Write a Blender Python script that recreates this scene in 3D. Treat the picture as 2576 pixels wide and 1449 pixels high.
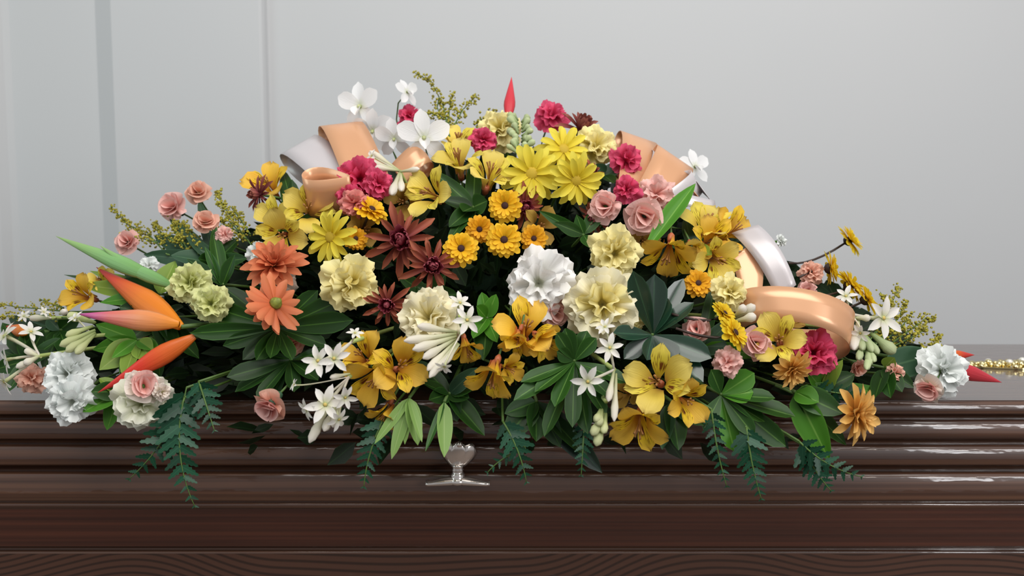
import bpy, math, random
from mathutils import Vector, Matrix

random.seed(7)
R = random.Random(11)
scene = bpy.context.scene
COL = scene.collection
for ob in list(bpy.data.objects):
    bpy.data.objects.remove(ob)

# ------------------------------------------------------------------ camera, light, exposure
PITCH = math.radians(5.0)
FPX = 2231.0
CAMZ = 1.349
LID = 1.10            # height of the flat top of the casket lid
cam_data = bpy.data.cameras.new('camera')
cam_data.sensor_width = 36.0
cam_data.lens = 36.0 * FPX / 2576.0
cam_data.dof.use_dof = True
cam_data.dof.focus_distance = 1.10
cam_data.dof.aperture_fstop = 4.5
cam_data.clip_start = 0.02
cam = bpy.data.objects.new('camera', cam_data)
COL.objects.link(cam)
cam.location = (0, 0, CAMZ)
cam.rotation_euler = (math.pi / 2 - PITCH, 0, 0)
scene.camera = cam

world = bpy.data.worlds.new('world')
scene.world = world
world.use_nodes = True
bg = world.node_tree.nodes['Background']
bg.inputs[0].default_value = (0.95, 0.97, 1.0, 1)
bg.inputs[1].default_value = 0.33


def area(name, loc, target, sx, sy, power, col):
    l = bpy.data.lights.new(name, 'AREA')
    l.shape = 'RECTANGLE'
    l.size, l.size_y, l.energy, l.color = sx, sy, power, col
    o = bpy.data.objects.new(name, l)
    COL.objects.link(o)
    o.location = loc
    d = Vector(target) - Vector(loc)
    o.rotation_euler = d.to_track_quat('-Z', 'Y').to_euler()
    return o


area('ceiling_light', (0.25, 0.30, 2.75), (0.0, 1.45, 1.1), 2.2, 1.3, 38, (1.0, 0.97, 0.93))
for i in range(3):                      # window light at right behind the camera, split into panes to break its highlights
    for j in range(3):
        area('window_light', (2.05 + 0.30 * i, -1.75 + 0.26 * i, 1.55 + 0.48 * j), (0.30 + 0.30 * i, 1.5 + 0.26 * i, 1.0 + 0.40 * j), 0.24, 0.32, 3.4, (0.97, 0.98, 1.0))
area('side_window_light', (-2.3, 0.4, 2.0), (-0.6, 1.9, 1.5), 0.9, 1.2, 9, (0.80, 0.98, 0.98))  # unseen cool light, added to tint the left part of the wall
for lx, ly, lz in ((1.25, -0.9, 2.28), (1.45, -1.05, 2.36), (1.68, -1.0, 2.3), (1.9, -0.9, 2.38), (1.36, -0.8, 2.12), (1.6, -0.82, 2.08), (1.85, -1.1, 2.14), (2.1, -1.0, 2.3)):  # unseen bulbs, put in for the bright highlights at the lid's right
    l = bpy.data.lights.new('lamp_bulb', 'POINT')
    l.energy, l.shadow_soft_size, l.color = 1.1, 0.03, (1.0, 0.9, 0.8)
    o = bpy.data.objects.new('lamp_bulb', l)
    COL.objects.link(o)
    o.location = (lx, ly, lz)

vs = scene.view_settings
vs.view_transform = 'Standard'
vs.look = 'None'
vs.gamma = 1.0
vs.use_curve_mapping = False
vs.exposure = 0.0


# ------------------------------------------------------------------ helpers
def lin(h):
    if not isinstance(h, str):
        return tuple(h)
    h = h.lstrip('#')
    out = []
    for k in (0, 2, 4):
        c = int(h[k:k + 2], 16) / 255.0
        out.append(c / 12.92 if c <= 0.04045 else ((c + 0.055) / 1.055) ** 2.4)
    return tuple(out)


def new_mat(name):
    m = bpy.data.materials.new(name)
    m.use_nodes = True
    nt = m.node_tree
    nt.nodes.clear()
    return m, nt, nt.nodes.new('ShaderNodeOutputMaterial')


def ramp(nt, stops):
    r = nt.nodes.new('ShaderNodeValToRGB')
    el = r.color_ramp.elements
    while len(el) < len(stops):
        el.new(0.5)
    for e, (p, c) in zip(el, stops):
        e.position = p
        e.color = (*lin(c), 1)
    return r


def plain(name, col, rough=0.5, metal=0.0, coat=0.0, noise=0.0, nscale=60.0, spec=0.5):
    m, nt, out = new_mat(name)
    p = nt.nodes.new('ShaderNodeBsdfPrincipled')
    p.inputs['Base Color'].default_value = (*lin(col), 1)
    p.inputs['Roughness'].default_value = rough
    p.inputs['Metallic'].default_value = metal
    p.inputs['Coat Weight'].default_value = coat
    p.inputs['Specular IOR Level'].default_value = spec
    if noise:
        tc = nt.nodes.new('ShaderNodeTexCoord')
        n = nt.nodes.new('ShaderNodeTexNoise')
        n.inputs['Scale'].default_value = nscale
        n.inputs['Detail'].default_value = 4
        nt.links.new(tc.outputs['Object'], n.inputs['Vector'])
        c = Vector(lin(col))
        r = ramp(nt, [(0.3, tuple(c * (1 - noise))), (0.7, tuple(c * (1 + noise)))])
        nt.links.new(n.outputs[0], r.inputs[0])
        nt.links.new(r.outputs[0], p.inputs['Base Color'])
    nt.links.new(p.outputs[0], out.inputs[0])
    return m


def petal_mat(name, stops, rough=0.55, transl=0.25, vary=0.16, streak=None, spec=0.3):
    """colour runs base -> tip along each petal (UV V); fine lengthwise veins; optional dark dashes"""
    m, nt, out = new_mat(name)
    L = nt.links
    uv = nt.nodes.new('ShaderNodeUVMap')
    sep = nt.nodes.new('ShaderNodeSeparateXYZ')
    L.new(uv.outputs[0], sep.inputs[0])
    r = ramp(nt, stops)
    L.new(sep.outputs['Y'], r.inputs[0])
    col = r.outputs[0]
    if streak:
        mp = nt.nodes.new('ShaderNodeMapping')
        mp.inputs['Scale'].default_value = (16, 3.0, 1)
        L.new(uv.outputs[0], mp.inputs[0])
        n = nt.nodes.new('ShaderNodeTexNoise')
        n.inputs['Scale'].default_value = 1.0
        n.inputs['Detail'].default_value = 1
        L.new(mp.outputs[0], n.inputs['Vector'])
        k = ramp(nt, [(0.53, (0, 0, 0)), (0.59, (1, 1, 1))])
        L.new(n.outputs[0], k.inputs[0])
        band = ramp(nt, [(0.25, (0, 0, 0)), (0.45, (1, 1, 1)), (0.7, (1, 1, 1)), (0.85, (0, 0, 0))])
        L.new(sep.outputs['Y'], band.inputs[0])
        mul = nt.nodes.new('ShaderNodeMath')
        mul.operation = 'MULTIPLY'
        L.new(k.outputs[0], mul.inputs[0])
        L.new(band.outputs[0], mul.inputs[1])
        mx = nt.nodes.new('ShaderNodeMixRGB')
        mx.inputs[2].default_value = (*lin(streak), 1)
        L.new(mul.outputs[0], mx.inputs[0])
        L.new(col, mx.inputs[1])
        col = mx.outputs[0]
    oi = nt.nodes.new('ShaderNodeObjectInfo')
    mr = nt.nodes.new('ShaderNodeMapRange')
    mr.inputs['To Min'].default_value = 1 - vary
    mr.inputs['To Max'].default_value = 1 + vary * 0.6
    L.new(oi.outputs['Random'], mr.inputs[0])
    hsv = nt.nodes.new('ShaderNodeHueSaturation')
    L.new(mr.outputs[0], hsv.inputs['Value'])
    L.new(col, hsv.inputs['Color'])
    col = hsv.outputs[0]
    p = nt.nodes.new('ShaderNodeBsdfPrincipled')
    p.inputs['Roughness'].default_value = rough
    p.inputs['Specular IOR Level'].default_value = spec
    L.new(col, p.inputs['Base Color'])
    # lengthwise veins
    mp2 = nt.nodes.new('ShaderNodeMapping')
    mp2.inputs['Scale'].default_value = (22, 1.5, 1)
    L.new(uv.outputs[0], mp2.inputs[0])
    n2 = nt.nodes.new('ShaderNodeTexNoise')
    n2.inputs['Scale'].default_value = 1.0
    L.new(mp2.outputs[0], n2.inputs['Vector'])
    b = nt.nodes.new('ShaderNodeBump')
    b.inputs['Strength'].default_value = 0.25
    b.inputs['Distance'].default_value = 0.002
    L.new(n2.outputs[0], b.inputs['Height'])
    L.new(b.outputs[0], p.inputs['Normal'])
    t = nt.nodes.new('ShaderNodeBsdfTranslucent')
    L.new(col, t.inputs[0])
    mix = nt.nodes.new('ShaderNodeMixShader')
    mix.inputs[0].default_value = transl
    L.new(p.outputs[0], mix.inputs[1])
    L.new(t.outputs[0], mix.inputs[2])
    L.new(mix.outputs[0], out.inputs[0])
    return m


def leaf_mat(name, dark, light, rib, rough=0.36, transl=0.12, vary=0.3):
    m, nt, out = new_mat(name)
    L = nt.links
    uv = nt.nodes.new('ShaderNodeUVMap')
    sep = nt.nodes.new('ShaderNodeSeparateXYZ')
    L.new(uv.outputs[0], sep.inputs[0])
    r = ramp(nt, [(0.0, light), (0.08, dark), (0.45, dark), (0.5, rib), (0.55, dark), (0.92, dark), (1.0, light)])
    L.new(sep.outputs['X'], r.inputs[0])
    oi = nt.nodes.new('ShaderNodeObjectInfo')
    mr = nt.nodes.new('ShaderNodeMapRange')
    mr.inputs['To Min'].default_value = 1 - vary
    mr.inputs['To Max'].default_value = 1 + vary
    L.new(oi.outputs['Random'], mr.inputs[0])
    hsv = nt.nodes.new('ShaderNodeHueSaturation')
    L.new(mr.outputs[0], hsv.inputs['Value'])
    L.new(r.outputs[0], hsv.inputs['Color'])
    p = nt.nodes.new('ShaderNodeBsdfPrincipled')
    p.inputs['Roughness'].default_value = rough
    p.inputs['Specular IOR Level'].default_value = 0.9 if 'glossy' in name else 0.32
    L.new(hsv.outputs[0], p.inputs['Base Color'])
    t = nt.nodes.new('ShaderNodeBsdfTranslucent')
    L.new(hsv.outputs[0], t.inputs[0])
    mix = nt.nodes.new('ShaderNodeMixShader')
    mix.inputs[0].default_value = transl
    L.new(p.outputs[0], mix.inputs[1])
    L.new(t.outputs[0], mix.inputs[2])
    L.new(mix.outputs[0], out.inputs[0])
    return m


def mesh(name, verts, faces, mat, uvs=None, smooth=True):
    me = bpy.data.meshes.new(name)
    me.from_pydata([tuple(v) for v in verts], [], faces)
    if uvs:
        lay = me.uv_layers.new(name='UVMap')
        flat = []
        for f in faces:
            for vi in f:
                flat.extend(uvs[vi])
        lay.data.foreach_set('uv', flat)
    if smooth:
        me.polygons.foreach_set('use_smooth', [True] * len(me.polygons))
    if mat:
        me.materials.append(mat)
    me.update()
    return me


def obj(name, me, parent=None, mw=None):
    o = bpy.data.objects.new(name, me)
    COL.objects.link(o)
    if parent is not None:
        o.parent = parent
    if mw is not None:
        o.matrix_local = mw
    return o


def thing(name, label, cat, loc=(0, 0, 0), group=None, matrix=None):
    o = bpy.data.objects.new(name, None)
    o.empty_display_size = 0.02
    COL.objects.link(o)
    o.matrix_world = matrix if matrix is not None else Matrix.Translation(loc)
    o['label'] = label
    o['category'] = cat
    if group:
        o['group'] = group
    return o


def grid(nl, nw, fn, name, mat):
    """fn(t, s) -> point, t along 0..1, s across -1..1"""
    v, uv, f = [], [], []
    for i in range(nl + 1):
        for j in range(nw + 1):
            t, s = i / nl, 2 * j / nw - 1
            v.append(fn(t, s, i, j))
            uv.append((0.5 + s / 2, t))
    for i in range(nl):
        for j in range(nw):
            a = i * (nw + 1) + j
            f.append((a, a + 1, a + nw + 2, a + nw + 1))
    return mesh(name, v, f, mat, uv)


def tube_data(pts, rads, n=6):
    v, f, uv = [], [], []
    k = len(pts)
    for i, p in enumerate(pts):
        d = (pts[min(i + 1, k - 1)] - pts[max(i - 1, 0)])
        if d.length < 1e-9:
            d = Vector((0, 0, 1))
        d.normalize()
        a = d.cross(Vector((0, 0, 1)) if abs(d.z) < 0.9 else Vector((1, 0, 0))).normalized()
        b = d.cross(a)
        r = rads[i] if isinstance(rads, (list, tuple)) else rads
        for j in range(n):
            q = 2 * math.pi * j / n
            v.append(p + a * (math.cos(q) * r) + b * (math.sin(q) * r))
            uv.append((j / n, i / (k - 1)))
    for i in range(k - 1):
        for j in range(n):
            f.append((i * n + j, i * n + (j + 1) % n, (i + 1) * n + (j + 1) % n, (i + 1) * n + j))
    f.append(tuple(range(n))[::-1])
    f.append(tuple((k - 1) * n + j for j in range(n)))
    return v, f, uv


def tube(name, pts, rads, mat, n=6):
    v, f, uv = tube_data([Vector(p) for p in pts], rads, n)
    return mesh(name, v, f, mat, uv)


def bez(a, b, c, n=7):
    return [a * (1 - t) ** 2 + b * 2 * t * (1 - t) + c * t * t for t in [i / (n - 1) for i in range(n)]]


def lathe(name, prof, mat, n=12, squash=1.0):
    """prof: list of (r, z)"""
    v, f, uv = [], [], []
    k = len(prof)
    for i, (r, z) in enumerate(prof):
        for j in range(n):
            q = 2 * math.pi * j / n
            v.append((r * math.cos(q), r * math.sin(q) * squash, z))
            uv.append((j / n, i / (k - 1)))
    for i in range(k - 1):
        for j in range(n):
            f.append((i * n + j, i * n + (j + 1) % n, (i + 1) * n + (j + 1) % n, (i + 1) * n + j))
    f.append(tuple(range(n))[::-1])
    f.append(tuple((k - 1) * n + j for j in range(n)))
    return mesh(name, v, f, mat, uv)


# ---- the mound of the spray: where along a line of sight its surface lies
CAM = Vector((0, 0, CAMZ))
FWD = Vector((0, math.cos(PITCH), -math.sin(PITCH)))
UP = Vector((0, math.sin(PITCH), math.cos(PITCH)))
RIGHT = Vector((1, 0, 0))
MC = Vector((-0.03, 1.38, LID))
MR = Vector((0.76, 0.35, 0.41))


def ray(px, py):
    return RIGHT * ((px - 1288) / FPX) - UP * ((py - 724.5) / FPX) + FWD


def at_y(px, py, y):
    d = ray(px, py)
    return CAM + d * (y / d.y)


def mound(p):
    q = p - MC
    a = (abs(q.x / MR.x) ** 3 + abs(q.y / MR.y) ** 3) ** (1 / 3)
    h = max(0.0, q.z / MR.z)
    return a ** 1.35 + h ** 1.35


def at(px, py, dd=0.0, size_px=0.0):
    """point of the spray's surface seen at a pixel, dd metres nearer"""
    d = ray(px, py)
    best, bd = None, 1e9
    y = 0.92
    while y < 1.62:
        p = CAM + d * (y / d.y)
        m = mound(p)
        if m <= 1.0:
            best = y
            break
        if m < bd:
            bd, best = m, y
        y += 0.006
    y = best
    if d.z < 0:                                  # keep clear of the casket
        yl = d.y * (LID - CAMZ) / d.z
        lim = yl - 0.015 if yl > 1.15 else 1.085
        rad = size_px / FPX * 1.1
        y = min(y, lim - 0.25 * rad)
    return CAM + d * ((y - dd) / d.y)


def px_m(p, px):
    return px * (p - CAM).dot(FWD) / FPX


FOAM = Vector((-0.03, 1.40, LID + 0.05))


def anchor(p):
    return Vector((MC.x + (p.x - MC.x) * 0.55, 1.40, LID + 0.05 + max(0, p.z - LID) * 0.35))


def basis(p, face, spin=0.0):
    away = len(face) > 2
    face = face[:2]
    tc = (CAM - p).normalized()
    n2 = math.hypot(*face)
    if n2 > 1:
        face = (face[0] / n2, face[1] / n2)
        n2 = 1
    if n2 < 0.999:
        z = RIGHT * face[0] + UP * face[1] + tc * math.sqrt(1 - n2 * n2)
    else:
        z = RIGHT * face[0] + UP * face[1]
    if away:
        z = z - tc * (2 * z.dot(tc))
    z.normalize()
    x = UP.cross(z)
    if x.length < 0.15:
        x = RIGHT.copy()
    x = (x - z * x.dot(z)).normalized()
    y = z.cross(x)
    m = Matrix((x, y, z)).transposed().to_4x4()
    return m @ Matrix.Rotation(spin, 4, 'Z')


def default_face(p):
    e = 0.004
    n = Vector([mound(p + v) - mound(p - v) for v in (Vector((e, 0, 0)), Vector((0, e, 0)), Vector((0, 0, e)))])
    n.normalize()
    return (0.55 * n.dot(RIGHT), 0.55 * n.dot(UP))


# ------------------------------------------------------------------ materials
M = {}
M['stem'] = plain('stem_green', '#4d6b2c', 0.5, noise=0.2)
M['stem_pale'] = plain('stem_pale', '#9fae62', 0.5, noise=0.15)
M['stem_dark'] = plain('stem_dark', '#3a2a24', 0.55, noise=0.2)
M['calyx'] = plain('calyx_green', '#4f8030', 0.5, noise=0.2, nscale=20)
M['calyx_olive'] = plain('calyx_olive', '#7c8432', 0.55, noise=0.3, nscale=20)
M['calyx_blue'] = plain('calyx_bluegreen', '#3f6046', 0.5, noise=0.2, nscale=20)
M['white'] = petal_mat('petal_white', [(0, '#dfe0c8'), (0.4, '#f1f0ea'), (1, '#f6f4f2')], vary=0.06)
M['bluewhite'] = petal_mat('petal_cool_white', [(0, '#dadfd0'), (0.4, '#eaeeea'), (1, '#f0f3f1')], vary=0.06)
M['cream'] = petal_mat('petal_cream', [(0, '#ddcf84'), (0.5, '#f3e8b4'), (1, '#f5eed0')], vary=0.08)
M['butter'] = petal_mat('petal_butter', [(0, '#dece72'), (0.5, '#f2e496'), (1, '#f4e9ac')], vary=0.08)
M['greencream'] = petal_mat('petal_green_cream', [(0, '#b9c06a'), (0.5, '#d6d98e'), (1, '#dde0a2')], vary=0.08)
M['blush'] = petal_mat('petal_blush', [(0, '#d8d6a0'), (0.45, '#ecdcc8'), (1, '#f0e4da')], vary=0.1)
M['greenwhite'] = petal_mat('petal_green_white', [(0, '#cfd49a'), (0.5, '#e6e8c8'), (1, '#eeeede')], vary=0.07)
M['pink'] = petal_mat('petal_pink', [(0, '#e29a8e'), (0.5, '#f0b8ae'), (1, '#f4c8c0')], vary=0.12)
M['salmon'] = petal_mat('petal_salmon', [(0, '#de987c'), (0.5, '#ecb098'), (1, '#f0c0ac')], vary=0.12)
M['hot'] = petal_mat('petal_hot_pink', [(0, '#b0183c'), (0.5, '#d4365c'), (1, '#e0557a')], vary=0.18)
M['coralpink'] = petal_mat('petal_coral_pink', [(0, '#d05a5a'), (0.5, '#e27e78'), (1, '#e8958c')], vary=0.12)
M['daisy'] = petal_mat('petal_daisy', [(0, '#d6bc1c'), (0.35, '#ecd63a'), (1, '#f2e45a')], vary=0.12, transl=0.32)
M['daisy_eye'] = plain('daisy_eye', '#b89a1c', 0.7, noise=0.35, nscale=300)
M['button'] = petal_mat('petal_button', [(0, '#d09a10'), (0.35, '#f0b814'), (1, '#f8c828')], vary=0.14)
M['button_orange'] = petal_mat('petal_button_orange', [(0, '#c08010'), (0.35, '#e8a614'), (1, '#eeb01e')], vary=0.14)
M['button_lemon'] = petal_mat('petal_button_lemon', [(0, '#d8b018'), (0.35, '#f0cc28'), (1, '#f6dc3c')], vary=0.12, transl=0.42)
M['button_eye'] = plain('button_eye', '#341410', 0.8, noise=0.4, nscale=250)
M['bronze'] = petal_mat('petal_bronze', [(0, '#74283a'), (0.35, '#96463c'), (1, '#ac6244')], vary=0.2)
M['burgundy'] = petal_mat('petal_burgundy', [(0, '#701c30'), (0.5, '#98384a'), (1, '#b4606a')], vary=0.2)
M['plum'] = petal_mat('petal_plum', [(0, '#6a2c36'), (0.6, '#944c4a'), (1, '#a86454')], vary=0.2)
M['coral'] = petal_mat('petal_coral', [(0, '#c0582c'), (0.5, '#d87850'), (1, '#e08a60')], vary=0.16)
M['apricot'] = petal_mat('petal_apricot', [(0, '#d09640'), (0.5, '#ecb85e'), (1, '#f2c476')], vary=0.12)
M['alst_o'] = petal_mat('alstroemeria_outer', [(0, '#b85a3c'), (0.28, '#d89a28'), (0.6, '#ecba38'), (0.9, '#ecbe4a'), (1, '#b48a38')], vary=0.14)
M['alst_i'] = petal_mat('alstroemeria_inner', [(0, '#b86838'), (0.3, '#e6b820'), (0.7, '#f2cc2a'), (1, '#ecc048')], vary=0.12, streak='#6a2c10')
M['alst_op'] = petal_mat('alstroemeria_pale_outer', [(0, '#c88860'), (0.28, '#dcb648'), (0.6, '#ecd058'), (0.9, '#ecd46c'), (1, '#bca450')], vary=0.14)
M['alst_ip'] = petal_mat('alstroemeria_pale_inner', [(0, '#c89050'), (0.3, '#e4cc3c'), (0.7, '#ecd848'), (1, '#e6d060')], vary=0.12, streak='#7a4418')
M['alst_ot'] = petal_mat('alstroemeria_tan_outer', [(0, '#9a6a3c'), (0.4, '#b08a3c'), (1, '#bc9844')], vary=0.14)  # duller copy of the yellow petals, with the blooms' shade in its colour
M['stamen'] = plain('stamen', '#9c6a34', 0.6)
M['orchid'] = petal_mat('petal_orchid', [(0, '#e4e6d4'), (0.3, '#f5f5f5'), (1, '#fafafa')], vary=0.04, transl=0.3)
M['tube'] = petal_mat('petal_tuberose', [(0, '#cfd2a0'), (0.35, '#eeeae0'), (1, '#f6f2f0')], vary=0.06)
M['tubebody'] = petal_mat('tuberose_tube', [(0, '#b8bf84'), (0.5, '#e0dcc0'), (1, '#f0e8de')], vary=0.08)
M['greenbud'] = petal_mat('green_bud', [(0, '#8fa060'), (0.5, '#c0c88c'), (1, '#dadcaa')], vary=0.14)
M['sagebud'] = petal_mat('sage_bud', [(0, '#8aa060'), (0.5, '#b4c490'), (1, '#c8d2a4')], vary=0.14)
M['golden'] = plain('goldenrod', '#9c9430', 0.8, noise=0.4, nscale=150)
M['helio'] = petal_mat('heliconia_bract', [(0, '#e88a14'), (0.4, '#f0842c'), (0.75, '#e04c34'), (1, '#c02c3c')], rough=0.35, vary=0.03, transl=0.15, spec=0.5)
M['helio_pink'] = petal_mat('heliconia_bract_pink', [(0, '#ec9024'), (0.35, '#ee9a68'), (0.65, '#e87a74'), (0.85, '#d460a0'), (1, '#b84088')], rough=0.3, vary=0.03, transl=0.15, spec=0.5)
M['helio_red'] = petal_mat('heliconia_bract_red', [(0, '#d8701c'), (0.3, '#e06428'), (0.55, '#dc3c2c'), (1, '#d83a3a')], rough=0.35, vary=0.03, transl=0.15, spec=0.5)
M['redtip'] = petal_mat('heliconia_tip_red', [(0, '#cc3a44'), (1, '#e04a56')], rough=0.35, vary=0.03, transl=0.2)
M['glad'] = petal_mat('gladiolus_bud', [(0, '#7cac5c'), (0.4, '#98cc84'), (1, '#b0d084')], rough=0.4, vary=0.08)
M['leaf_dark'] = leaf_mat('leaf_dark', '#1b3d0e', '#2f581b', '#446c28', 0.42)
M['leaf_glossy'] = leaf_mat('leaf_glossy', '#183424', '#2c4c38', '#2e5238', 0.24)
M['leaf_mid'] = leaf_mat('leaf_mid', '#254a16', '#3a6426', '#5c823c', 0.42, vary=0.25)
M['leaf_bright'] = leaf_mat('leaf_bright', '#498422', '#5c9432', '#78a848', 0.42, 0.25, vary=0.15)
M['leaf_lime'] = leaf_mat('leaf_lime', '#7f9c3c', '#90aa48', '#a0b45c', 0.42, 0.25, vary=0.15)
M['leaf_pale'] = leaf_mat('leaf_pale', '#8cb060', '#9cbc6c', '#a8c47c', 0.42, 0.3, vary=0.12)
M['leaf_sage'] = leaf_mat('leaf_sage', '#2f4e36', '#446248', '#4c6a4c', 0.45, vary=0.2)
M['fern'] = leaf_mat('fern_pinna', '#1a4630', '#28583c', '#2b5c40', 0.36, vary=0.3)
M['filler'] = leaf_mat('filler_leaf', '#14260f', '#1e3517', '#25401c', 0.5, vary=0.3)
M['foam'] = plain('floral_foam', '#16301c', 0.95, noise=0.2, nscale=400)


def satin(name, col, metal=0.4):
    m, nt, out = new_mat(name)
    p = nt.nodes.new('ShaderNodeBsdfPrincipled')
    p.inputs['Base Color'].default_value = (*lin(col), 1)
    p.inputs['Roughness'].default_value = 0.27
    p.inputs['Metallic'].default_value = metal
    p.inputs['Specular IOR Level'].default_value = 0.9
    t = nt.nodes.new('ShaderNodeBsdfTranslucent')
    t.inputs[0].default_value = (*lin(col), 1)
    mix = nt.nodes.new('ShaderNodeMixShader')
    mix.inputs[0].default_value = 0.2
    nt.links.new(p.outputs[0], mix.inputs[1])
    nt.links.new(t.outputs[0], mix.inputs[2])
    nt.links.new(mix.outputs[0], out.inputs[0])
    return m


M['peach'] = satin('ribbon_peach', '#efb88c', 0.25)
M['ribbon_white'] = satin('ribbon_white', '#dcd6d8', 0.12)


def wall_mat():
    m, nt, out = new_mat('wall_paint')
    tc = nt.nodes.new('ShaderNodeTexCoord')
    n = nt.nodes.new('ShaderNodeTexNoise')
    n.inputs['Scale'].default_value = 1.2
    n.inputs['Detail'].default_value = 3
    nt.links.new(tc.outputs['Object'], n.inputs['Vector'])
    r = ramp(nt, [(0.3, '#c4c6c8'), (0.7, '#c8c9ca')])
    nt.links.new(n.outputs[0], r.inputs[0])
    n2 = nt.nodes.new('ShaderNodeTexNoise')
    n2.inputs['Scale'].default_value = 260
    n2.inputs['Detail'].default_value = 3
    nt.links.new(tc.outputs['Object'], n2.inputs['Vector'])
    b = nt.nodes.new('ShaderNodeBump')
    b.inputs['Strength'].default_value = 0.08
    b.inputs['Distance'].default_value = 0.002
    nt.links.new(n2.outputs[0], b.inputs['Height'])
    p = nt.nodes.new('ShaderNodeBsdfPrincipled')
    p.inputs['Roughness'].default_value = 0.7
    nt.links.new(r.outputs[0], p.inputs['Base Color'])
    nt.links.new(b.outputs[0], p.inputs['Normal'])
    nt.links.new(p.outputs[0], out.inputs[0])
    return m


def wood_mat(name, dark, light, cathedral=False):
    m, nt, out = new_mat(name)
    L = nt.links
    tc = nt.nodes.new('ShaderNodeTexCoord')
    mp = nt.nodes.new('ShaderNodeMapping')
    L.new(tc.outputs['Object'], mp.inputs[0])
    if cathedral:
        mp.inputs['Scale'].default_value = (1.0, 0.0, 0.35)
        n0 = nt.nodes.new('ShaderNodeTexNoise')
        n0.inputs['Scale'].default_value = 1.7
        n0.inputs['Detail'].default_value = 1.0
        L.new(mp.outputs[0], n0.inputs['Vector'])
        sx = nt.nodes.new('ShaderNodeSeparateXYZ')
        L.new(tc.outputs['Object'], sx.inputs[0])

        def mth(op, a, b):
            q = nt.nodes.new('ShaderNodeMath')
            q.operation = op
            for k, v_ in enumerate((a, b)):
                if v_ is None:
                    continue
                if isinstance(v_, (int, float)):
                    q.inputs[k].default_value = v_
                else:
                    L.new(v_, q.inputs[k])
            return q.outputs[0]
        ph = mth('ADD', mth('MULTIPLY', sx.outputs['Z'], 760.0), mth('MULTIPLY', n0.outputs[0], 400.0))
        src = mth('ADD', mth('MULTIPLY', mth('SINE', ph, None), 0.5), 0.5)
        r = ramp(nt, [(0.0, dark), (0.55, light), (1.0, light)])
    else:
        mp.inputs['Scale'].default_value = (1.1, 150, 190)
        n = nt.nodes.new('ShaderNodeTexNoise')
        n.inputs['Scale'].default_value = 1.0
        n.inputs['Detail'].default_value = 5
        L.new(mp.outputs[0], n.inputs['Vector'])
        src = n.outputs[0]
        r = ramp(nt, [(0.35, dark), (0.65, light)])
    L.new(src, r.inputs[0])
    p = nt.nodes.new('ShaderNodeBsdfPrincipled')
    L.new(r.outputs[0], p.inputs['Base Color'])
    p.inputs['Roughness'].default_value = 0.38
    p.inputs['Specular IOR Level'].default_value = 0.4
    p.inputs['Coat Weight'].default_value = 1.0
    p.inputs['Coat Roughness'].default_value = 0.05
    # a hand-rubbed lacquer is never quite flat
    mp3 = nt.nodes.new('ShaderNodeMapping')
    mp3.inputs['Scale'].default_value = (26, 60, 60)
    L.new(tc.outputs['Object'], mp3.inputs[0])
    n3 = nt.nodes.new('ShaderNodeTexNoise')
    n3.inputs['Scale'].default_value = 1.0
    n3.inputs['Detail'].default_value = 2
    L.new(mp3.outputs[0], n3.inputs['Vector'])
    b = nt.nodes.new('ShaderNodeBump')
    b.inputs['Strength'].default_value = 0.22
    b.inputs['Distance'].default_value = 0.002
    L.new(n3.outputs[0], b.inputs['Height'])
    L.new(b.outputs[0], p.inputs['Coat Normal'])
    L.new(p.outputs[0], out.inputs[0])
    return m


M['wall'] = wall_mat()
M['wood'] = wood_mat('casket_wood', '#3d251a', '#5e3f2e')
M['wood_panel'] = wood_mat('casket_panel_wood', '#35190f', '#4e281a')
M['wood_base'] = wood_mat('casket_base_wood', '#2e1c14', '#4e3226', True)
M['silver'] = plain('silver', '#f4ebe4', 0.2, 0.92)
M['gold'] = plain('gold', '#e8d8a0', 0.18, 1.0)
M['crystal'] = plain('crystal', '#f2f0e4', 0.08, 0.3, coat=1.0)


# ------------------------------------------------------------------ the room
def box_mesh(name, x0, x1, y0, y1, z0, z1, mat):
    v = [(x, y, z) for x in (x0, x1) for y in (y0, y1) for z in (z0, z1)]
    f = [(0, 1, 3, 2), (4, 6, 7, 5), (0, 4, 5, 1), (2, 3, 7, 6), (0, 2, 6, 4), (1, 5, 7, 3)]
    return mesh(name, v, f, mat, smooth=False)


def structure(name, me):
    o = obj(name, me)
    o['kind'] = 'structure'
    return o


structure('floor', box_mesh('floor', -3.2, 3.2, -3.2, 2.2, -0.1, 0.0, plain('floor_carpet', '#7c6f66', 0.95, noise=0.2, nscale=200)))
WY = 2.05
structure('wall_back', box_mesh('wall_back', -3.2, 3.2, WY, WY + 0.15, 0.0, 3.2, M['wall']))


def pilaster(name, prof):
    v = [(x, y, z) for z in (0.0, 3.2) for x, y in prof]
    n = len(prof)
    f = [(i, i + 1, n + i + 1, n + i) for i in range(n - 1)]
    f += [tuple(range(n))[::-1], tuple(range(n, 2 * n))]
    return structure(name, mesh(name, v, f, M['wall'], smooth=False))


# shallow wall panels: each has a splayed left side and a thin bevelled right edge
pilaster('trim_1', [(-0.942, WY), (-0.896, WY - 0.024), (-0.566, WY - 0.024), (-0.560, WY - 0.022), (-0.556, WY - 0.014), (-0.553, WY)])
pilaster('trim_2', [(-1.80, WY), (-1.76, WY - 0.024), (-1.172, WY - 0.024), (-1.166, WY - 0.021), (-1.150, WY - 0.006), (-1.137, WY)])

# ------------------------------------------------------------------ casket
HX, YF, YB = 1.06, 1.15, 1.64
HY = (YB - YF) / 2
CY = (YB + YF) / 2


def row_z(row, o):
    d = ray(1288, row)
    return CAMZ + d.z * ((YF - o) / d.y) - LID


casket = thing('casket', 'dark polished wooden casket with stepped moulded lid, carrying the flower spray', 'casket', (0, CY, 0))


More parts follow.
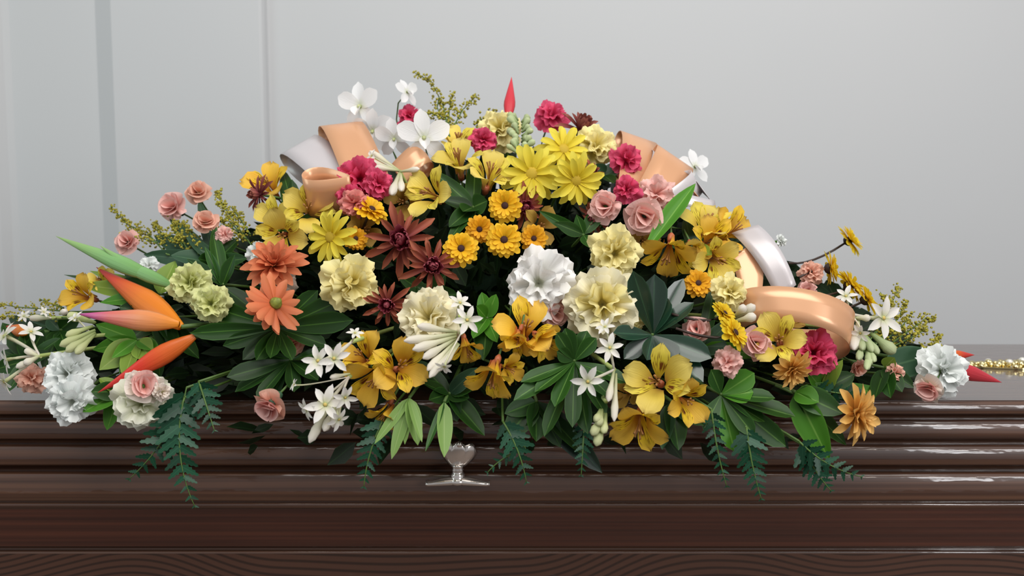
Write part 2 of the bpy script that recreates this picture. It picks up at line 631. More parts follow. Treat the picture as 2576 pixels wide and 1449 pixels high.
def ring(name, prof, mat, parent=casket, cap=False, k=1):
    """sweep a profile [(outward, z)] round the rectangle of the lid"""
    v, f = [], []
    for o, z in prof:
        r = 0.02
        for sx, sy in ((-1, -1), (1, -1), (1, 1), (-1, 1)):
            v.append((sx * (HX + o), sy * (HY + o), z))
    n = len(prof)
    for i in range(n - 1):
        for j in range(4):
            f.append((i * 4 + j, i * 4 + (j + 1) % 4, (i + 1) * 4 + (j + 1) % 4, (i + 1) * 4 + j))
    if cap:
        f.append((3, 2, 1, 0))
    me = mesh(name, v, [tuple(reversed(q)) for q in f], mat, smooth=True)
    # keep the four mitred corners crisp
    for e in me.edges:
        a, b = e.vertices
        if abs(a - b) == 4:
            e.use_edge_sharp = True
    o = obj(name, me, parent, Matrix.Translation((0, 0, LID)))
    return o


def nose(rows, steps=2):
    return [(o, row_z(r, o)) for r, o in rows]


T1 = nose([(1010, 0.0), (1010.8, 0.0016), (1012.5, 0.0028), (1016, 0.0042), (1021, 0.0055), (1029, 0.0064), (1038, 0.0066), (1041.5, 0.0056), (1042.5, 0.0030), (1043.5, -0.0080), (1053, -0.0080)])
T2 = nose([(1053, -0.0080), (1059, 0.0086), (1060, 0.0104), (1062, 0.0114), (1067, 0.0130), (1076, 0.0144), (1088, 0.0151), (1099, 0.0152), (1103, 0.0140), (1104.5, 0.0110), (1106, -0.0010), (1115.5, -0.0010)])
T3 = nose([(1115.5, -0.0010), (1122.5, 0.0168), (1123.5, 0.0186), (1126, 0.0197), (1131, 0.0212), (1141, 0.0226), (1153, 0.0233), (1165, 0.0234), (1169, 0.0222), (1170.5, 0.0190), (1172, 0.0060), (1183, 0.0060)])
T4 = nose([(1183, 0.0060), (1191, 0.0250), (1192.5, 0.0272), (1197, 0.0289), (1205, 0.0305), (1220, 0.0318), (1240, 0.0324), (1255, 0.0324), (1259, 0.0316), (1261, 0.0294), (1262, 0.0262)])
B1 = nose([(1262, 0.0262), (1265, 0.0262), (1266.2, 0.0300), (1268, 0.0316), (1274, 0.0320), (1277, 0.0312), (1279, 0.0290), (1281, 0.0284)])
PANEL = nose([(1281, 0.0284), (1300, 0.0284), (1374, 0.0284)])
GRV = nose([(1374, 0.0284), (1375, 0.0200), (1386, 0.0200), (1387, 0.0240), (1389, 0.0250), (1393, 0.0252)])
zb = row_z(1393, 0.0252)
BASE = [(0.0252, zb), (0.0252, zb - 0.16), (0.030, zb - 0.165), (0.048, zb - 0.19), (0.056, zb - 0.21), (0.056, zb - 0.25), (0.01, zb - 0.26)]

lid = obj('lid', mesh('lid', [(-HX, -HY, 0), (HX, -HY, 0), (HX, HY, 0), (-HX, HY, 0), (-HX, -HY, -0.01), (HX, -HY, -0.01), (HX, HY, -0.01), (-HX, HY, -0.01)],
                          [(0, 1, 2, 3), (7, 6, 5, 4), (0, 4, 5, 1), (1, 5, 6, 2), (2, 6, 7, 3), (3, 7, 4, 0)], M['wood'], smooth=False), casket, Matrix.Translation((0, 0, LID)))


def submoulding(name, prof, mat, parent):
    o = ring(name, prof, mat, casket)
    o.parent = parent
    o.matrix_local = Matrix.Identity(4)
    return o


for T in (T1, T2, T3, T4):
    submoulding('moulding', T, M['wood'], lid)
body = ring('body', PANEL, M['wood_panel'])
for nm, prof, mt in (('bead_moulding', B1, M['wood']), ('groove_moulding', GRV, M['wood']), ('base_board', BASE, M['wood_base'])):
    submoulding(nm, prof, mt, body)

# silver thumb latch on the bottom moulding of the lid
lp = at_y(1153, 1214, YF - 0.030)
latch = obj('latch', lathe('latch', [(0.0005, -0.001), (0.0105, -0.001), (0.0125, 0.003), (0.0105, 0.006), (0.0085, 0.009), (0.0092, 0.011),
                                     (0.0075, 0.013), (0.0068, 0.0155), (0.0077, 0.0175), (0.0066, 0.0195), (0.0075, 0.0215), (0.0085, 0.024)], M['silver'], 16),
            casket, Matrix.Translation(lp + Vector((0.0, -0.012, 0.0035)) - casket.location))
latch['label'] = 'silver latch with tulip-shaped thumb piece'
cb = []
NL = 22
v, f = [], []
for i in range(NL + 1):
    s = 2 * i / NL - 1
    hgt = 0.0125 - 0.007 * abs(s) ** 1.6 + (0.002 if abs(s) > 0.93 else 0)
    dpt = 0.011 - 0.006 * abs(s) ** 2
    for a in range(8):
        q = 2 * math.pi * a / 8
        v.append((s * 0.041, math.cos(q) * dpt, 0.5 * hgt + math.sin(q) * 0.5 * hgt - 0.003 - 0.0015 * abs(s)))
for i in range(NL):
    for a in range(8):
        f.append((i * 8 + a, i * 8 + (a + 1) % 8, (i + 1) * 8 + (a + 1) % 8, (i + 1) * 8 + a))
f += [tuple(range(8))[::-1], tuple(NL * 8 + a for a in range(8))]
obj('latch_bar', mesh('latch_bar', v, [tuple(reversed(q)) for q in f], M['silver']), latch, Matrix.Identity(4))


def shell_petal(name, w, h, mat, bend):
    def fn(t, s, i, j):
        wid = w * (0.34 + 0.72 * math.sin(math.pi / 2 * min(1, t * 1.5)) - 0.25 * max(0, t - 0.75))
        return (s * wid, -bend * math.sin(t * 2.2) + 0.35 * s * s * wid, h * t - 0.30 * h * t ** 3 * abs(s) ** 1.5)
    return grid(8, 6, fn, name, mat)


for ang, w, h, dx in ((-30, 0.0125, 0.036, -0.0075), (28, 0.0125, 0.032, 0.0085), (0, 0.0105, 0.034, 0.0008), (175, 0.016, 0.030, 0.0)):
    o = obj('thumb_piece', shell_petal('thumb_piece', w, h, M['silver'], 0.006), latch,
            Matrix.Translation((dx * 0.6, 0, 0.022)) @ Matrix.Rotation(math.radians(ang), 4, 'Z') @ Matrix.Rotation(math.radians(dx * 2600), 4, 'Y') @ Matrix.Translation((0, -0.002, 0)))
    md = o.modifiers.new('thickness', 'SOLIDIFY')
    md.thickness = 0.0022
ball = lathe('thumb_stud', [(0.0003, -0.004), (0.003, -0.0028), (0.0042, 0), (0.003, 0.0028), (0.0003, 0.004)], M['silver'], 12)
obj('thumb_stud', ball, latch, Matrix.Translation((0.003, -0.008, 0.052)))

# ------------------------------------------------------------------ gold ornament on the lid
gp = at_y(2500, 925, 1.40)
orn = thing('gold_ornament', 'sparkling gold beaded ornament lying on the casket lid beyond the red bract', 'ornament', (gp.x, gp.y, LID))
bead = lathe('bead', [(0.0004, 0), (0.0042, 0.0012), (0.006, 0.0042), (0.0042, 0.0072), (0.0004, 0.0084)], M['gold'], 8)
ro = random.Random(5)
nb = 0
for i in range(84):
    u = ro.uniform(-1, 1)
    vv = ro.uniform(-1, 1)
    wx = 0.020 * (1.25 - 0.75 * abs(u - 0.25)) if u < 0.25 else 0.024
    p = Vector((0.012 + u * 0.062, vv * wx, 0.001 + 0.009 * (1 - vv * vv) * max(0, 0.6 + u * 0.5) * ro.random()))
    obj('bead', bead, orn, Matrix.Translation(p) @ Matrix.Rotation(ro.uniform(0, 1), 4, 'X') @ Matrix.Scale(ro.uniform(0.45, 0.95), 4))
plate_v = [(-0.055, 0, 0.0006), (-0.02, -0.016, 0.0006), (0.03, -0.028, 0.0006), (0.08, -0.026, 0.0006), (0.08, 0.026, 0.0006), (0.03, 0.028, 0.0006), (-0.02, 0.016, 0.0006)]
pv = plate_v + [(x, y, 0.003) for x, y, z in plate_v]
n = len(plate_v)
obj('backing_plate', mesh('backing_plate', pv, [tuple(range(n))[::-1], tuple(range(n, 2 * n))] + [(i, (i + 1) % n, n + (i + 1) % n, n + i) for i in range(n)], M['gold'], smooth=False), orn)
gem = lathe('crystal', [(0.0003, 0), (0.0055, 0.003), (0.006, 0.005), (0.003, 0.008), (0.0003, 0.0085)], M['crystal'], 7)
for dx, dy, dz in ((0.018, -0.012, 0.006), (-0.006, 0.006, 0.004), (0.045, 0.0, 0.007)):
    obj('crystal', gem, orn, Matrix.Translation((dx, dy, dz)))

# ------------------------------------------------------------------ petals and leaves (shared meshes)
PM = {}


def fan(mat, var):
    key = ('fan', mat, var)
    if key not in PM:
        rr = random.Random(var * 31 + 3)
        ph, fq = rr.uniform(0, 6), rr.uniform(1.8, 3.2)
        am = rr.uniform(0.05, 0.085)
        lob = rr.uniform(0.03, 0.07)

        def fn(t, s, i, j):
            w = 0.04 + 0.25 * t ** 1.15
            edge = 0.015 * (1 if j % 2 else -1) if i == 5 else 0
            return (s * w * (1 - 0.12 * t * s * s), t * 0.5 * (1 - 0.18 * s * s * t) + edge + lob * t ** 3 * math.sin(3.5 * s + ph),
                    am * t ** 1.4 * math.sin(fq * s * 2.2 + ph) + 0.10 * t * t * (0.6 - t) - 0.06 * t ** 3 + 0.022 * t * math.sin(6 * s + ph * 2))
        PM[key] = grid(5, 10, fn, 'carnation_petal', M[mat])
    return PM[key]


def cup_petal(mat, var):
    """broad smooth petal of a half-open bud, rolled inwards"""
    key = ('cup', mat, var)
    if key not in PM:
        rr = random.Random(var * 17 + 5)
        ph = rr.uniform(0, 6)

        def fn(t, s, i, j):
            w = 0.06 + 0.29 * math.sin(math.pi / 2 * min(1, t * 1.25))
            th = s * 0.95
            return (w * math.sin(th) / 0.8, t * 0.5 * (1 - 0.13 * s * s * t), 0.20 * (1 - math.cos(th)) * (0.4 + t) - 0.10 * t ** 3 + 0.02 * t * math.sin(3 * s + ph))
        PM[key] = grid(6, 8, fn, 'bud_petal', M[mat])
    return PM[key]


def blade(mat, w, L=0.5, wpos=0.6, tipw=0.35, droop=0.05, cup=0.3, notch=0.0, nl=5, nw=4, curl=0.0, kind='ray_petal'):
    key = (kind, mat, w, L, wpos, tipw, droop, cup, notch, curl)
    if key not in PM:
        def fn(t, s, i, j):
            if t < wpos:
                k = 0.35 + 0.65 * math.sin(math.pi / 2 * t / wpos)
            else:
                q = (t - wpos) / (1 - wpos)
                k = 1 - (1 - tipw) * q ** 2.2
            ww = w * k
            y = L * t - (notch * L * (1 - abs(s)) if i == nl else 0) - (0.06 * L * s * s if i == nl else 0)
            z = -droop * t * t + cup * ww * s * s + curl * t ** 2.5
            return (s * ww, y, z)
        PM[key] = grid(nl, nw, fn, kind, M[mat])
    return PM[key]


def add_ring(root, me_fn, n, tilt, r0=0.0, z0=0.0, sc=1.0, off=0.0, jt=6, js=0.08, name='petal', rr=R):
    for i in range(n):
        a = 2 * math.pi * (i + off + rr.uniform(-0.16, 0.16)) / n
        m = (Matrix.Rotation(a, 4, 'Z') @ Matrix.Translation((0, r0, z0)) @ Matrix.Rotation(math.radians(tilt + rr.uniform(-jt, jt)), 4, 'X')
             @ Matrix.Rotation(math.radians(rr.uniform(-8, 8)), 4, 'Y') @ Matrix.Scale(sc * (1 + rr.uniform(-js, js)), 4))
        obj(name, me_fn(i), root, m)


def dome(name, r, h, mat, n=12):
    return lathe(name, [(r * 0.9, -h * 0.6), (r, 0), (r * 0.88, h * 0.55), (r * 0.55, h * 0.9), (r * 0.05, h)], mat, n)


def add_stem(root, p, s, mat='stem', z0=-0.3, end=None, rad=0.0019):
    inv = root.matrix_world.inverted()
    zax = root.matrix_world.to_3x3() @ Vector((0, 0, 1))
    zax.normalize()
    a = p + zax * (z0 * s)
    e = end if end is not None else anchor(p)
    ln = (e - a).length
    pts = bez(a, a - zax * ln * 0.35 if s != 1.0 else a.lerp(e, 0.5) + Vector((0, 0.02, 0)), e, 7)
    # spray stems stay above the lid until they clear its front edge
    pts = [q if q.y < 1.13 else Vector((q.x, q.y, max(q.z, LID + 0.004))) for q in pts]
    obj('stem', tube('stem', [inv @ q for q in pts], rad / s, M[mat], 6), root)


def calyx(root, r, z0, z1, mat):
    key = ('calyx', r, z0, z1, mat)
    if key not in PM:
        PM[key] = lathe('calyx', [(r * 1.25, z0), (r * 1.1, z0 - 0.05), (r, z0 + (z1 - z0) * 0.5), (r * 0.9, z1 + 0.05), (r * 0.35, z1)], M[mat], 8)
    obj('calyx', PM[key], root)


def b_carnation(root, p, s, v):
    v = v.split('+')
    mat, inner = v[0], v[-1]
    f = lambda m: (lambda i: fan(m, i % 4))
    add_ring(root, f(mat), 8, -2, 0.0, -0.10, 1.0, 0, 16, 0.14)
    add_ring(root, f(mat), 8, 24, 0.01, -0.08, 0.96, 0.5, 16, 0.14)
    add_ring(root, f(mat), 7, 46, 0.02, -0.06, 0.88, 0.2, 16, 0.14)
    add_ring(root, f(inner), 6, 62, 0.04, -0.05, 0.78, 0.6, 14, 0.12)
    add_ring(root, f(inner), 5, 78, 0.05, -0.03, 0.68, 0.1, 12, 0.1)
    calyx(root, 0.10, -0.10, -0.52, 'calyx')
    add_stem(root, p, s, 'stem', -0.5)


def b_mini(root, p, s, v):
    v = v.split('+')
    mat, inner = v[0], v[-1]
    f = lambda m: (lambda i: fan(m, i % 4))
    if mat in ('pink', 'salmon', 'coralpink', 'blush') and R.random() < 0.55:
        g = lambda m: (lambda i: cup_petal(m, i % 3))
        add_ring(root, g(mat), 4, 12, 0.0, -0.16, 1.0, 0, 16, 0.12)
        add_ring(root, f(mat), 3, 30, 0.0, -0.14, 0.95, 0.4, 14, 0.12)
        add_ring(root, g(inner), 4, 56, 0.05, -0.14, 0.9, 0.5, 8, 0.1)
        add_ring(root, g(inner), 3, 76, 0.07, -0.12, 0.84, 0.2, 6, 0.08)
        add_ring(root, g(inner), 2, 88, 0.04, -0.10, 0.78, 0.6, 4, 0.05)
    else:
        add_ring(root, f(mat), 7, 4, 0.0, -0.10, 1.0, 0, 16, 0.14)
        add_ring(root, f(mat), 6, 36, 0.01, -0.07, 0.92, 0.5, 14, 0.12)
        add_ring(root, f(inner), 5, 60, 0.03, -0.05, 0.80, 0.2, 12, 0.1)
        add_ring(root, f(inner), 2, 80, 0.02, -0.02, 0.66, 0.6, 4)
    calyx(root, 0.13, -0.10, -0.62, 'calyx_blue' if mat in ('pink', 'salmon') and R.random() < 0.5 else 'calyx')
    add_stem(root, p, s, 'stem', -0.6, rad=0.0014)


def b_daisy(root, p, s, v):
    me1 = blade(v, 0.074, 0.5, 0.62, 0.4, 0.07, 0.35, 0.05, curl=-0.03)
    me2 = blade(v, 0.070, 0.46, 0.6, 0.4, 0.02, 0.4, 0.05)
    add_ring(root, lambda i: me1, 13, 3, 0.03, -0.02, 1.0, 0, 11, 0.12)
    add_ring(root, lambda i: me2, 11, 16, 0.03, 0.0, 0.95, 0.5, 10, 0.12)
    obj('flower_disc', dome('flower_disc', 0.12, 0.045, M['daisy_eye'], 14), root)
    obj('calyx', lathe('calyx', [(0.09, -0.03), (0.10, -0.06), (0.03, -0.13)], M['calyx'], 10), root)
    add_stem(root, p, s, 'stem', -0.1)


def b_button(root, p, s, v):
    me1 = blade(v, 0.092, 0.46, 0.8, 0.8, 0.05, 0.25, -0.05, 4, 4)
    me2 = blade(v, 0.086, 0.38, 0.8, 0.8, 0.02, 0.25, -0.05, 4, 4)
    add_ring(root, lambda i: me1, 17, 0, 0.03, -0.05, 1.05, 0, 9)
    add_ring(root, lambda i: me2, 15, 16, 0.05, -0.02, 1.02, 0.5, 9)
    add_ring(root, lambda i: me2, 12, 34, 0.08, 0.0, 0.74, 0.3, 9)
    obj('flower_disc', dome('flower_disc', 0.115, 0.06, M['button_eye'], 12), root)
    obj('calyx', lathe('calyx', [(0.16, -0.04), (0.17, -0.10), (0.12, -0.18), (0.04, -0.22)], M['stem_dark'], 10), root)
    add_stem(root, p, s, 'stem_dark', -0.2, rad=0.0017)


def b_spider(root, p, s, v):
    outer, core = ('plum', 'plum') if v == 'plum' else ('bronze', 'burgundy')
    me1 = blade(outer, 0.050, 0.5, 0.7, 0.35, 0.07, 0.8)
    me2 = blade(outer, 0.044, 0.40, 0.7, 0.35, 0.0, 0.9, 0.0)
    me3 = blade(core, 0.058, 0.25, 0.55, 0.4, -0.02, 0.9, 0.0, curl=0.13)
    add_ring(root, lambda i: me1, 11, 2, 0.02, -0.04, 1.0, 0, 16, 0.2)
    add_ring(root, lambda i: me2, 9, 22, 0.02, -0.01, 1.0, 0.5, 15, 0.18)
    add_ring(root, lambda i: me3, 10, 40, 0.05, 0.0, 1.0, 0.3, 8)
    add_ring(root, lambda i: me3, 8, 62, 0.05, 0.0, 0.95, 0.3, 6)
    obj('flower_heart', dome('flower_heart', 0.09, 0.11, M[core], 10), root)
    obj('calyx', lathe('calyx', [(0.07, -0.04), (0.08, -0.08), (0.03, -0.15)], M['calyx'], 10), root)
    add_stem(root, p, s, 'stem', -0.12)


def b_mum(root, p, s, v):
    me1 = blade(v, 0.084, 0.5, 0.64, 0.4, 0.06, 0.5)
    me2 = blade(v, 0.076, 0.44, 0.64, 0.4, 0.0, 0.6)
    add_ring(root, lambda i: me1, 14, 2, 0.02, -0.05, 1.0, 0, 10, 0.12)
    add_ring(root, lambda i: me2, 12, 22, 0.02, -0.02, 0.98, 0.5, 9, 0.1)
    add_ring(root, lambda i: me2, 10, 46, 0.02, 0.0, 0.72, 0.3, 9, 0.1)
    add_ring(root, lambda i: me2, 7, 70, 0.02, 0.01, 0.5, 0.3, 6, 0.1)
    obj('calyx', lathe('calyx', [(0.10, -0.05), (0.10, -0.09), (0.075, -0.13), (0.03, -0.20)], M['calyx_olive'], 10), root)
    add_stem(root, p, s, 'stem', -0.2)


def alst_petal(mat, w, flare, var, tip):
    key = ('alst', mat, w, flare, var, tip)
    if key not in PM:
        rr = random.Random(var + 90)
        ph = rr.uniform(0, 6)

        def fn(t, s, i, j):
            k = 0.16 + 0.84 * math.sin(math.pi * min(1, t / 0.78) / 2) ** 2.0 if t < 0.78 else 1 - (1 - tip) * ((t - 0.78) / 0.22) ** 2.0
            ww = w * k
            y = 0.045 + flare * t ** 1.7
            z = -0.52 + 0.78 * t - 0.30 * t ** 2.4
            return (s * ww, y + 0.02 * math.sin(5 * s + ph) * t, z + 0.55 * ww * s * s * (1 - 0.5 * t) + 0.018 * math.sin(4 * s + ph) * t)
        PM[key] = grid(7, 5, fn, 'alstroemeria_petal', M[mat])
    return PM[key]


def b_alst(root, p, s, v):
    o, i_ = {'gold': ('alst_o', 'alst_i'), 'pale': ('alst_op', 'alst_ip'), 'tan': ('alst_ot', 'alst_ot')}[v]
    var = R.randint(0, 2)
    add_ring(root, lambda i: alst_petal(o, 0.205, 0.46, var, 0.25), 3, 0, 0, 0, 1.0, 0.0, 7, 0.07)
    add_ring(root, lambda i: alst_petal(i_, 0.130, 0.43, var, 0.15), 3, 4, 0, 0, 1.0, 0.5, 6, 0.07)
    sv, sf = [], []
    for k in range(5):
        a = 2.5 * k
        e = Vector((0.07 * math.cos(a), 0.07 * math.sin(a) - 0.04, 0.03 + 0.02 * (k % 3)))
        vv, ff, _ = tube_data(bez(Vector((0, 0, -0.45)), Vector((0, 0, -0.1)), e, 5), [0.008, 0.008, 0.008, 0.012, 0.02], 5)
        b = len(sv)
        sv += vv
        sf += [tuple(b + q for q in f_) for f_ in ff]
    obj('stamens', mesh('stamens', sv, sf, M['stamen']), root)
    key = ('ovary', v)
    if key not in PM:
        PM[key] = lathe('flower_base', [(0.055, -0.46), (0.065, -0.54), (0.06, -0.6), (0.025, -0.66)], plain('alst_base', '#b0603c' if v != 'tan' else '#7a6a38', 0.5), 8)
    obj('flower_base', PM[key], root)
    add_stem(root, p, s, 'stem', -0.64, rad=0.0014)


def b_orchid(root, p, s, v):
    wide = blade('orchid', 0.18, 0.5, 0.6, 0.35, 0.04, 0.12, 0.0, 6, 6, kind='orchid_petal')
    sep = blade('orchid', 0.145, 0.5, 0.55, 0.25, 0.05, 0.2, 0.0, 6, 6, kind='orchid_sepal')
    for nm, me, a, tl in (('petal', wide, -62, 6), ('petal', wide, 62, 6), ('sepal', sep, 0, 2), ('sepal', sep, 142, 2), ('sepal', sep, -142, 2)):
        obj(nm, me, root, Matrix.Rotation(math.radians(a + R.uniform(-8, 8)), 4, 'Z') @ Matrix.Translation((0, 0.02, 0)) @ Matrix.Rotation(math.radians(tl + R.uniform(-10, 10)), 4, 'X'))
    lip = blade('orchid', 0.10, 0.3, 0.55, 0.3, -0.06, 1.2, 0.0, 6, 6, kind='orchid_lip')
    obj('lip', lip, root, Matrix.Rotation(math.pi, 4, 'Z') @ Matrix.Translation((0, 0.0, 0.02)) @ Matrix.Rotation(math.radians(38), 4, 'X'))
    obj('column', lathe('column', [(0.04, -0.02), (0.045, 0.04), (0.03, 0.08), (0.005, 0.1)], M['greenbud'], 8), root)
    add_stem(root, p, s, 'stem', -0.05, rad=0.0011)


BUILD = dict(carnation=(b_carnation, 'carnation', 'carnation'), mini=(b_mini, 'spray_carnation', 'carnation'), daisy=(b_daisy, 'daisy', 'daisy'),
             button=(b_button, 'button_daisy', 'daisy'), spider=(b_spider, 'spider_chrysanthemum', 'chrysanthemum'), mum=(b_mum, 'chrysanthemum', 'chrysanthemum'),
             alst=(b_alst, 'alstroemeria', 'alstroemeria'), orchid=(b_orchid, 'orchid_bloom', 'orchid'))
GROUP = dict(carnation='large carnations', mini='spray carnations', daisy='yellow daisies', button='yellow button daisies', spider='spider chrysanthemums',
             mum='coral chrysanthemums', alst='yellow alstroemerias', orchid='white orchid blooms')

